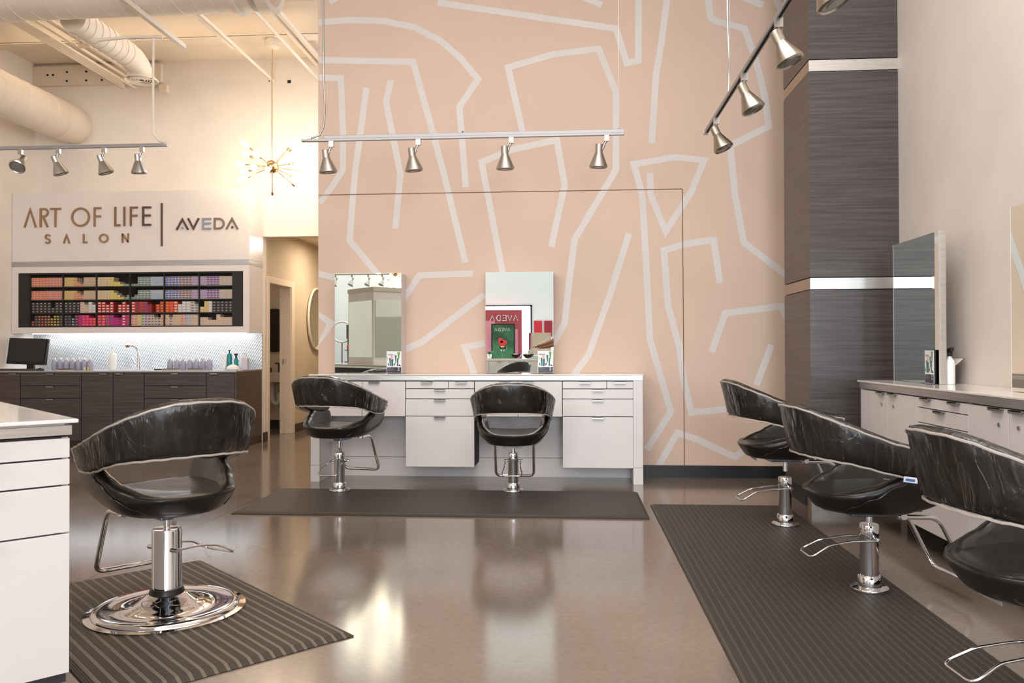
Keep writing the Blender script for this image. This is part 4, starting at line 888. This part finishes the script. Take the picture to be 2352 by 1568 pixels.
def make_chair(label, disc=False):
    ch = thing('salon_chair', label, 'chair', group='black salon chairs')
    # base
    if disc:
        mk('base_disc', MB().lathe([(0, 0.0), (0.315, 0.0), (0.318, 0.006), (0.292, 0.010), (0.290, 0.018), (0.278, 0.026), (0.262, 0.022), (0.2, 0.020), (0.15, 0.026), (0.142, 0.032), (0.13, 0.032), (0.10, 0.055), (0.072, 0.075), (0, 0.075)], 64), M_chrome, ch, world=False)
        mk('rubber_ring', MB().lathe([(0.05, 0.07), (0.073, 0.07), (0.070, 0.082), (0.064, 0.096), (0.05, 0.096)], 40), M_black, ch, world=False)
        mk('cylinder', MB().lathe([(0, 0.09), (0.060, 0.09), (0.0605, 0.105), (0.0595, 0.107), (0.0595, 0.338), (0.057, 0.345), (0.03, 0.343), (0, 0.343)], 40), M_chrome, ch, world=False); rc = 0.06
    else:
        mk('base_flange', MB().lathe([(0, 0.0), (0.082, 0.0), (0.085, 0.006), (0.082, 0.014), (0.060, 0.017), (0.052, 0.020), (0.052, 0.062), (0.048, 0.068), (0, 0.068)], 40), M_chrome, ch, world=False)
        mk('cylinder', MB().lathe([(0, 0.06), (0.0405, 0.06), (0.0405, 0.246), (0.0415, 0.25), (0.0415, 0.294), (0.039, 0.300), (0.02, 0.299), (0, 0.299)], 36), M_chrome, ch, world=False); rc = 0.043
    mk('piston', MB().cyl((0, 0, 0.28), (0, 0, 0.40), 0.0135, 20), M_chrome, ch, world=False)
    # pump lever: wire loop from the collar to the rear, in a pivoting part
    lv = bpy.data.objects.new('pump_lever', None); C.objects.link(lv); lv.parent = ch
    zc_ = 0.262 if disc else 0.235; x0 = 0.02
    lp = [(x0, rc+0.016, zc_), (-0.10, rc+0.014, zc_-0.004), (-0.20, rc+0.018, zc_-0.022), (-0.27, rc+0.034, zc_-0.062), (-0.29, rc+0.02, zc_-0.072), (-0.29, -rc-0.02, zc_-0.072), (-0.27, -rc-0.034, zc_-0.062), (-0.20, -rc-0.018, zc_-0.022), (-0.10, -rc-0.014, zc_-0.004), (x0, -rc-0.016, zc_)]
    mk('lever_wire', MB().tube(lp, 0.0048, 10, fillet=0.02), M_chrome, lv, world=False)
    mk('lever_pivot', MB().cyl((x0, rc+0.03, zc_), (x0, -rc-0.03, zc_), 0.009, 14), M_chrome, lv, world=False)
    up = bpy.data.objects.new('x', None); bpy.data.objects.remove(up)
    # seat plate + footrest
    mk('mounting_plate', MB().box(-0.17, 0.19, -0.11, 0.11, 0.372, 0.380).box(-0.11, 0.07, -0.07, 0.07, 0.345, 0.373), M_plate, ch, world=False, bevel=0.004)
    mk('footrest', MB().tube([(0.05, 0.155, 0.362), (0.235, 0.155, 0.356), (0.385, 0.155, 0.062), (0.385, -0.155, 0.062), (0.235, -0.155, 0.356), (0.05, -0.155, 0.362)], 0.0115, 12, fillet=0.045).cyl((0.07, -0.16, 0.366), (0.07, 0.16, 0.366), 0.009, 10).cyl((0.07, 0.15, 0.366), (0.07, 0.175, 0.366), 0.015, 10).cyl((0.07, -0.15, 0.366), (0.07, -0.175, 0.366), 0.015, 10), M_chrome, ch, world=False)
    # seat cushion
    def seat_ring(k, z, inset=0.0, n=48, dish=0):
        out = []
        for i in range(n):
            th = 2*PI*i/n; c, s_ = math.cos(th), math.sin(th); e = 2/2.9
            x = (0.275 if c > 0 else 0.285)*k*abs(c)**e*(1 if c > 0 else -1)
            y = 0.258*k*abs(s_)**e*(1 if s_ > 0 else -1)
            out.append(Vector((x, y, z+dish*(abs(y)/0.26)**2*0.018)))
        return out
    mb = MB(); mb.loft([seat_ring(k, z, dish=1) for k, z in ((0.30, 0.362), (0.55, 0.364), (0.68, 0.372), (0.75, 0.395), (0.83, 0.42), (0.91, 0.438), (0.93, 0.448), (0.92, 0.456), (0.86, 0.461), (0.7, 0.460), (0.4, 0.455), (0.1, 0.453))])
    seat = mk('seat', mb, M_leather, ch, world=False, sub=1)
    mk('seat_piping', MB().tube([p+Vector((0, 0, 0.001)) for p in seat_ring(0.925, 0.4555, dish=1)], 0.0035, 6, True), M_leather, seat, world=False)
    # tub: low rim round the rear of the seat that rises along the sides into the arms
    def lerp(tab, x):
        if x <= tab[0][0]: return tab[0][1]
        for (x0_, y0_), (x1_, y1_) in zip(tab, tab[1:]):
            if x <= x1_:
                t = (x-x0_)/(x1_-x0_); t = t*t*(3-2*t); return y0_+(y1_-y0_)*t
        return tab[-1][1]
    TH = [(0, .460), (.28, .462), (.40, .470), (.50, .490), (.60, .530), (.68, .572), (.75, .604), (1, .604)]      # rim height by distance along the wall
    TL = [(-0.22, .372), (0.05, .370), (0.14, .395), (0.22, .430), (0.27, .475), (0.30, .545)]
    rg = []; NS = 56
    for i in range(NS+1):
        s_ = -1+2*i/NS
        xx = tub(s_, 0.47).x; zl, zh = lerp(TL, xx), lerp(TH, abs(s_)); zh = min(zh, solve(s_, zb)+0.012); h = zh-zl; ring = []
        th = (0.052+0.022*max(0, 1-abs(abs(s_)-0.45)/0.35)) if abs(s_) < 0.97 else 0.036
        for f_, o_ in ((0, .6), (0.02, .15), (0.12, 0), (0.35, 0), (0.6, 0), (0.82, 0), (0.95, 0.06), (1, .3), (1+.03, .7), (1-.05, 1), (0.6, 1), (0.35, 1), (0.12, 1), (0.0, .95)):
            z = zl+h*f_
            if .25 <= o_ and f_ > .9: z += 0.03*max(0, 1-abs(abs(s_)-0.42)/0.28)*min(1, o_*1.3)
            z = min(z, solve(s_, zb)+0.02); p = tub(s_, z); d = Vector((min(p.x, 0), p.y, 0)); d = d.normalized(); q_ = p-d*o_*th; q_.z = z; ring.append(q_)
        rg.append(ring)
    mb = MB(); mb.loft(rg); sh = mk('tub_shell', mb, M_leather, ch, world=False, sub=1)
    for sg in (1, -1):                                        # stitched seam on the outer side
        ST = [(.30, .395), (.38, .415), (.50, .455), (.62, .515), (.70, .556)]
        mk('seam', MB().tube([tub(sg*q_, lerp(ST, q_), 0.001) for q_ in [.30+.40*k/24 for k in range(25)]], 0.0028, 5), M_leather, sh, world=False)
    mb = MB(); mb.loft(band_rings(44, 0.0, 0.055)); bk = mk('backrest', mb, M_leather, ch, world=False, sub=1)
    # clear plastic cover hugging the band, with gathered hems
    mb = MB(); mb.loft(band_rings(60, 0.006, 0.064, 0.985))
    rnd = random.Random(3)
    for v in mb.bm.verts:
        d = Vector((v.co.x, v.co.y, 0)).normalized(); v.co += d*(0.0045+rnd.uniform(-0.0012, 0.003))
        if v.co.z > solve(0, zt)-1: v.co.z += 0.003
    cv = mk('plastic_cover', mb, M_film, ch, world=False)
    def hem(zf, dz, off, n=60, end=0.97): return [tub(-end+2*end*i/n, solve(-end+2*end*i/n, zf)+dz+0.0015*math.sin(i*1.9), off) for i in range(n+1)]
    hu = hem(zt, -0.008, 0.010); hl = hem(zb, -0.002, 0.008, end=0.9)
    mk('hem', MB().tube(hu, 0.0045, 6), M_hem, cv, world=False); mk('hem', MB().tube(hl, 0.0045, 6).tube([hl[-1], hu[-1]], 0.0035, 6).tube([hl[0], hu[0]], 0.0035, 6), M_hem, cv, world=False)
    # loose end of the seat wrap under the rear edge
    mk('cover_flap', MB().prism([(-0.06, 0), (0.06, 0.006), (0.055, -0.020), (-0.05, -0.024)], 0.002, o=(-0.20, 0, 0.375), u=(0, 1, 0), v=(-0.35, 0, 0.94), w_=(-1, 0, 0)), mat('grey_wrap', (168, 166, 164), .5), ch, world=False)
    return ch
UPPER = {'mounting_plate', 'footrest', 'seat', 'tub_shell', 'backrest', 'plastic_cover', 'cover_flap'}
def place(ch, x, y, facing, lever, dz=0.0, dzf=0.0, z=0.0):
    ch.location = (x, y, z); ch.rotation_euler = (0, 0, R(facing))
    for c in ch.children:
        nm = c.name.split('.')[0]
        if nm in UPPER: c.location.z = dz
        if nm == 'piston': c.scale.z = 1.0; c.location.z = dz
        if nm == 'pump_lever': c.rotation_euler = (0, 0, R(lever-facing))
MT = 0.019
c3 = make_chair('black salon chair seen straight from behind at the back station')
place(c3, -0.447, 6.27, 92, 92, 0, z=MT)
c1 = copy_tree(c3); c1['label'] = 'black salon chair at the left end of the back station, turned sideways'; place(c1, -1.803, 6.22, 78, 88, 0.055, z=MT)
c4 = copy_tree(c3); c4['label'] = 'farthest of the right side salon chairs, beside the dark column'; place(c4, 1.332, 5.17, 5, 2, 0.055, z=MT)
c5 = copy_tree(c3); c5['label'] = 'middle of the right side salon chairs, with a small white tag on its cover'; place(c5, 1.355, 3.81, 7, 2, 0.0, z=MT)
c6 = copy_tree(c3); c6['label'] = 'nearest right side salon chair, cut off by the photo edge'; place(c6, 1.395, 2.45, 6, 4, 0.02, z=MT)
c2 = make_chair('large front left salon chair on a round chrome disc base', True); place(c2, -1.712, 3.33, 140, 246, 0.055, z=MT)
c7 = copy_tree(c3); c7['label'] = 'black salon chair reflected in the right box mirror'; place(c7, -1.2, -3.4, 240, 240, 0.02)
# size tag clipped on the hem of the middle right chair
cv = kids(c5, 'plastic_cover')[0]
tg = mk('size_tag', MB().box(-0.03, 0.03, -0.001, 0.001, -0.012, 0.012), mat('tag_white', (236, 236, 240), .5), cv, world=False)
p_ = tub(-0.66, solve(-0.66, zb), 0.016); tg.location = p_-Vector((0, 0, .008)); tg.rotation_euler = (0, R(8), 0)
tg2 = mk('tag_print', MB().box(-0.022, 0.018, -0.002, -0.001, -0.006, 0.004), mat('tag_blue', (60, 120, 190), .5), cv, world=False); tg2.location = tg.location; tg2.rotation_euler = tg.rotation_euler
tg['label'] = 'small white tag'

# ================================================================= FRONT LEFT ISLAND (turned 45 degrees)
ISL = (-1.535, 2.385, 0)
il = thing('drawer_island', 'white drawer island cropped by the lower left corner of the photo', 'cabinet', ISL, UV)
# local: +x = u (away to the upper left), +y = v (towards the camera left)
mk('carcass', B(0.022, 1.2, 0.004, 2.6, 0.10, 0.855), M_gap, il, world=False)
mk('side_panel', B(0.020, 1.2, 0.0, 0.018, 0.13, 0.852), M_white, il, world=False, bevel=0.001)
for y0, y1 in ((0.0, 0.60), (0.603, 1.2), (1.203, 1.8)):
    for z0, z1 in ((0.790, 0.852), (0.708, 0.788), (0.562, 0.706), (0.133, 0.560)):
        f = mk('drawer_front', B(0, 0.02, y0, y1, z0+0.001, z1-0.002), M_white, il, world=False, bevel=0.0015)
        mb = MB(); yc = y0+0.28 if y0 < 0.1 else (y0+y1)/2; mb.box(-0.030, 0.004, yc-0.075, yc+0.06, z1-0.005, z1-0.002); mb.box(-0.031, -0.028, yc-0.075, yc+0.06, z1-0.010, z1-0.002)
        mk('pull', mb, M_satin, f, world=False)
mk('plinth', B(0.06, 1.15, 0.03, 2.5, 0, 0.13), M_gap, il, world=False)
it = thing('island_worktop', 'white quartz worktop with metal band on the corner island', 'worktop', (ISL[0], ISL[1], 0.86), UV)
mk('slab', B(-0.022, 1.24, -0.020, 2.62, 0.037, 0.049), M_quartz, it, world=False, bevel=0.003)
mk('edge_band', B(-0.006, 1.22, -0.005, 2.6, 0.0, 0.030), M_alu, it, world=False, bevel=0.001)
mk('sub_deck', B(0.01, 1.2, 0.012, 2.58, 0.029, 0.038), M_white, it, world=False)
tw = thing('mirror_tower', 'white tower with mirror faces standing on the corner island, seen reflected', 'mirror', (ISL[0], ISL[1], 0.91), UV)
mk('housing', B(0.25, 1.0, 0.80, 1.55, 0.0, 1.05), M_white, tw, world=False); mk('top_cap', B(0.24, 1.01, 0.79, 1.56, 1.05, 1.11), mat('beige_cap', (196, 184, 166), .4), tw, world=False)
mk('mirror_face', B(1.0, 1.008, 0.83, 1.52, 0.1, 0.92), M_mirror, tw, world=False); mk('mirror_face', B(0.28, 0.97, 0.792, 0.80, 0.1, 0.92), M_mirror, tw, world=False)

# ================================================================= REAR OF THE ROOM (seen in the box mirrors)
def posterletters(mb, txt, x0, z0, h, y, w_, sp):
    """block letters readable for someone facing the rear wall (towards -Y), so they read mirrored in the mirrors"""
    x = x0
    for c in txt:
        W = h*0.8; i = w_/2
        S = {'A': [[(0, 0), (W/2, h), (W, 0)]], 'V': [[(0, h), (W/2, 0), (W, h)]], 'E': [[(W*.85, h), (0, h), (0, 0), (W*.85, 0)], [(0, h/2), (W*.75, h/2)]], 'D': [[(0, 0), (0, h), (W*.55, h*.95), (W*.9, h*.5), (W*.55, h*.05), (0, 0)]]}[c]
        for pl in S:
            P = [Vector((x-a, y, z0+b)) for a, b in pl]; mb.tube(P, w_/2, 4)
        x -= W+sp
t = thing('window_poster', 'large red and pink poster in the rear shop window, reflected', 'poster', (-1.6, -5.3, 1.3))
mb = MB(); mb.box(-2.2, -1.15, -5.32, -5.31, 0.8, 2.06); mb.mi = 1; mb.box(-2.1, -1.8, -5.309, -5.307, 0.85, 1.8); mb.box(-1.5, -1.25, -5.309, -5.307, 1.0, 1.6)
mk('poster_sheet', mb, [mat('poster_red', (168, 70, 84), .6), mat('poster_pink', (214, 140, 160), .6)], t)
mb = MB(); posterletters(mb, 'AVEDA', -1.25, 1.80, 0.13, -5.30, 0.02, 0.035); mk('lettering', mb, M_whitepl, t)
t = thing('framed_poster', 'dark green framed poster with a red flower, reflected', 'poster', (-1.4, -5.1, 1.2))
mk('frame', B(-1.86, -1.30, -5.08, -5.05, 0.85, 1.72), M_black, t); mk('print', B(-1.83, -1.33, -5.052, -5.045, 0.88, 1.69), noisy(mat('poster_green', (40, 92, 66), .4), (28, 70, 52), (64, 124, 84), ns=3), t)
mb = MB(); rnd = random.Random(2)
for k in range(14): a = rnd.uniform(0, 2*PI); r_ = rnd.uniform(0, .07); mb.lathe([(0, 0), (0.05, 0.004), (0.02, 0.012), (0, 0.012)], 10, (-1.6+r_*math.cos(a), -5.045, 1.3+r_*math.sin(a)), (0, 1, 0))
mk('flower_print', mb, mat('flower_red', (220, 50, 56), .5), t)
mb = MB(); posterletters(mb, 'AVEDA', -1.42, 1.55, 0.07, -5.042, 0.011, 0.02); mk('lettering', mb, M_whitepl, t)
mk('stand', MB().cyl((-1.6, -5.1, 0), (-1.6, -5.1, 0.9), 0.02).lathe([(0, 0), (0.18, 0), (0.18, 0.02), (0, 0.02)], 24, (-1.6, -5.1, 0)), M_black, t)
swx = -0.85
for i, c in enumerate(((190, 30, 50), (150, 24, 48), (178, 64, 70), (120, 30, 44), (200, 60, 60))):
    tag(mk('hair_swatch_panel', B(swx-0.02+i*0.24, swx+0.17+i*0.24, -5.48, -5.465, 1.42, 1.80), mat('swatch_%d' % i, c, .5)), '%s red swatch panel from the window on the rear wall, reflected' % ORD[i], 'panel', 'red swatch panels on the rear wall')
rk = thing('rear_counter', 'white cabinet counter along the rear wall, reflected in the mirrors', 'cabinet', (-1.5, -4.7, 0))
mk('carcass', B(-2.8, -0.0, -4.9, -4.42, 0.1, 0.86), M_white, rk); mk('top', B(-2.82, 0.02, -4.92, -4.40, 0.862, 0.91), M_quartz, rk)
for i in range(6): 
    f = mk('door', B(-2.78+i*0.465, -2.325+i*0.465, -4.42, -4.402, 0.14, 0.85), M_white, rk); mk('pull', B(-2.6+i*0.465, -2.5+i*0.465, -4.402, -4.38, 0.842, 0.848), M_satin, f)
t = thing('rear_slab_mirror', 'slab mirror standing on the rear counter, reflected', 'mirror', (-0.75, -4.65, 0.91)); mk('backing', B(-1.05, -0.45, -4.70, -4.66, 0.911, 1.5), M_alu, t); mk('mirror_glass', B(-1.05, -0.45, -4.66, -4.654, 0.912, 1.5), M_mirror, t)
for i, (x, z, r_) in enumerate(((-1.25, 0.911, 0.13), (-0.97, 0.911, 0.13), (-1.55, 1.08, 0.1))):
    t = thing('glass_bowl', ['left', 'right', 'raised'][i]+' clear bowl of dried petals on the rear counter, reflected', 'bowl', (x, -4.52, z))
    mk('bowl', MB().lathe([(0, 0), (0.04, 0), (r_*.8, 0.05), (r_, 0.1), (r_-.005, 0.1), (r_*.75, 0.055), (0, 0.012)], 28), M_glass, t, world=False)
    mk('petals', MB().lathe([(0, 0.014), (r_*.6, 0.05), (r_*.8, 0.085), (r_*.4, 0.11), (0, 0.115)], 14), noisy(mat('petal_mix', (150, 70, 90), .7), (120, 40, 60), (214, 190, 150), ns=30), t, world=False)
    if i == 2: mk('stem', MB().cyl((0, 0, -0.169), (0, 0, 0.0), 0.01), M_glass, t, world=False)
t = thing('potted_plant', 'small green plant in a white pot on the rear counter, reflected', 'plant', (-1.85, -4.55, 0.911)); mk('pot', MB().lathe([(0, 0), (0.04, 0), (0.055, 0.1), (0.048, 0.1), (0, 0.085)], 20), M_whitepl, t, world=False)
mb = MB(); rnd = random.Random(8)
for k in range(40):
    a = rnd.uniform(0, 2*PI); e = rnd.uniform(.2, 1.2); L = rnd.uniform(.08, .15); d_ = Vector((math.cos(a)*math.cos(e), math.sin(a)*math.cos(e), math.sin(e))); s_ = d_.cross(Vector((0, 0, 1))).normalized()*0.012; p = Vector((0, 0, 0.09))
    mb._f([mb.bm.verts.new(q) for q in (p, p+d_*L*.5+s_, p+d_*L, p+d_*L*.5-s_)])
mk('leaves', mb, mat('plant_green', (60, 150, 60), .5), t, world=False)
# retail rack, ring light
t = thing('retail_shelf', 'white retail shelf of teal bottles at the rear left, reflected', 'shelf', (-5.9, -3.3, 0))
mk('shelf_frame', MB().box(-6.4, -5.35, -3.6, -3.57, 0.0, 1.9).box(-6.4, -5.35, -3.57, -3.25, 0.4, 0.43).box(-6.4, -5.35, -3.57, -3.25, 0.8, 0.83).box(-6.4, -5.35, -3.57, -3.25, 1.15, 1.18), M_white, t)
rb0 = None
for i in range(8):
    lb = '%s tall teal bottle from the wall end of the rear retail shelf, reflected' % ORD[i]
    if rb0 is None: rb0 = o = bottle([(0, 0), (0.03, 0), (0.03, 0.17), (0.012, 0.2), (0.012, 0.24), (0, 0.24)], (-6.2, -3.4, 1.181), M_teal, 'retail_bottle', lb, grp='teal bottles on the rear shelf', seg=14)
    else: o = copy_tree(rb0); o.location = (-6.2+i*0.105, -3.4, 1.181); o['label'] = lb
t = thing('ring_light', 'ring light on a black stand at the rear left, reflected', 'lamp', (-4.9, -3.2, 0)); mk('ring', MB().tube([(-4.9+.22*math.cos(a*2*PI/36), -3.2, 1.5+.22*math.sin(a*2*PI/36)) for a in range(36)], 0.02, 8, True), M_whitepl, t); mk('stand', MB().cyl((-4.9, -3.2, 0), (-4.9, -3.2, 1.28), 0.012).lathe([(0, 0), (0.25, 0), (0.02, 0.05), (0, 0.05)], 3, (-4.9, -3.2, 0)), M_black, t)
t = thing('product_rack', 'dark rack with red and grey jars at the rear left, reflected', 'shelf', (-4.45, -3.0, 0))
mk('rack_frame', MB().box(-4.75, -4.2, -3.1, -3.08, 0, 1.65).box(-4.75, -4.2, -3.1, -2.85, 0.6, 0.62).box(-4.75, -4.2, -3.1, -2.85, 0.85, 0.87).box(-4.75, -4.2, -3.1, -2.85, 1.1, 1.12).box(-4.75, -4.2, -3.1, -3.0, 1.35, 1.65), mat('rack_grey', (84, 88, 96), .5), t)
for i in range(5):
    o = tag(mk('red_jar', MB().lathe([(0, 0), (0.045, 0), (0.045, 0.09), (0.03, 0.11), (0, 0.11)], 16), mat('jar_red', (196, 50, 60), .4)), '%s red jar from the window side on the product rack, reflected' % ORD[i], 'jar', 'red jars on the product rack'); o.location = (-4.68+i*0.105, -2.95, 1.121)

# ================================================================= STYLIST (only an arm and part of the head show in the mirrors)
ps = thing('person', 'person in black top bending with arms out, seen only in mirrors', 'person', (-0.05, -3.3, 0))
def skin_body(name, verts, edges, radii, m_, root, parent, sub=2):
    me = bpy.data.meshes.new(name); me.from_pydata(verts, edges, []); me.materials.append(m_)
    o = bpy.data.objects.new(name, me); C.objects.link(o); o.parent = parent
    sk = o.modifiers.new('skin', 'SKIN'); 
    for i, r_ in enumerate(radii):
        v = me.skin_vertices[0].data[i]; v.radius = (r_, r_) if not isinstance(r_, tuple) else r_; v.use_root = (i == root)
    s = o.modifiers.new('sub', 'SUBSURF'); s.levels = sub; s.render_levels = sub
    return o
V = [(0, 0, 0.95), (0, 0, 1.12), (-.05, .02, 1.30), (-.10, .04, 1.44), (-.15, .06, 1.52), (-.19, .08, 1.60), (-.21, .09, 1.69),      # pelvis..head top
     (-.12, .22, 1.42), (-.36, .30, 1.27), (-.58, .22, 1.20), (-.66, .19, 1.18),      # right arm
     (-.10, -.15, 1.42), (-.28, -.22, 1.22), (-.50, -.12, 1.17), (-.58, -.08, 1.16),
     (.02, .10, .90), (.03, .12, .50), (.02, .12, .09), (-.12, .13, .04), (.02, -.10, .90), (.05, -.12, .50), (.05, -.12, .09), (-.09, -.13, .04)]
E_ = [(0, 1), (1, 2), (2, 3), (3, 4), (4, 5), (5, 6), (3, 7), (7, 8), (8, 9), (9, 10), (3, 11), (11, 12), (12, 13), (13, 14), (0, 15), (15, 16), (16, 17), (17, 18), (0, 19), (19, 20), (20, 21), (21, 22)]
Rd = [.15, .13, .15, .13, .055, .085, .075, .065, .048, .032, .036, .065, .048, .032, .036, .09, .06, .042, .035, .09, .06, .042, .035]
skin_body('body', V, E_, Rd, M_skin, 0, ps)
mk('hair', MB().lathe([(0, -.02), (.075, -.02), (.105, .04), (.108, .08), (.09, .13), (.05, .16), (0, .17)], 20, (-.20, -3.21+3.3, 1.60), (-0.1, 0, 1)), M_hair, ps, world=False)
skin_body('black_top', [(0, 0, 0.88), (0, 0, 1.12), (-.05, .02, 1.30), (-.10, .04, 1.43), (-.12, .21, 1.425), (-.20, .245, 1.37), (-.10, -.14, 1.425), (-.16, -.17, 1.36)], [(0, 1), (1, 2), (2, 3), (3, 4), (4, 5), (3, 6), (6, 7)], [.17, .15, .165, .14, .08, .062, .08, .062], M_black, 0, ps)
skin_body('trousers', [(0, 0, .93), (.02, .10, .88), (.03, .12, .50), (.02, .12, .12), (.02, -.10, .88), (.05, -.12, .50), (.05, -.12, .12)], [(0, 1), (1, 2), (2, 3), (0, 4), (4, 5), (5, 6)], [.16, .105, .075, .06, .105, .075, .06], M_hair, 0, ps)
mb = MB()
for hx, hy, hz in ((-.66, .19, 1.18), (-.58, -.08, 1.16)):
    for k in range(4): mb.tube([(hx, hy+(k-1.5)*.018, hz), (hx-.05, hy+(k-1.5)*.021, hz-.005), (hx-.085-.006*(k in (1, 2)), hy+(k-1.5)*.022, hz-.03)], [.0095, .009, .007], 8)
    mb.tube([(hx+.02, hy-.03, hz), (hx-.02, hy-.05, hz-.02), (hx-.04, hy-.05, hz-.04)], [.011, .010, .008], 8)
mk('fingers', mb, M_skin, ps, world=False)
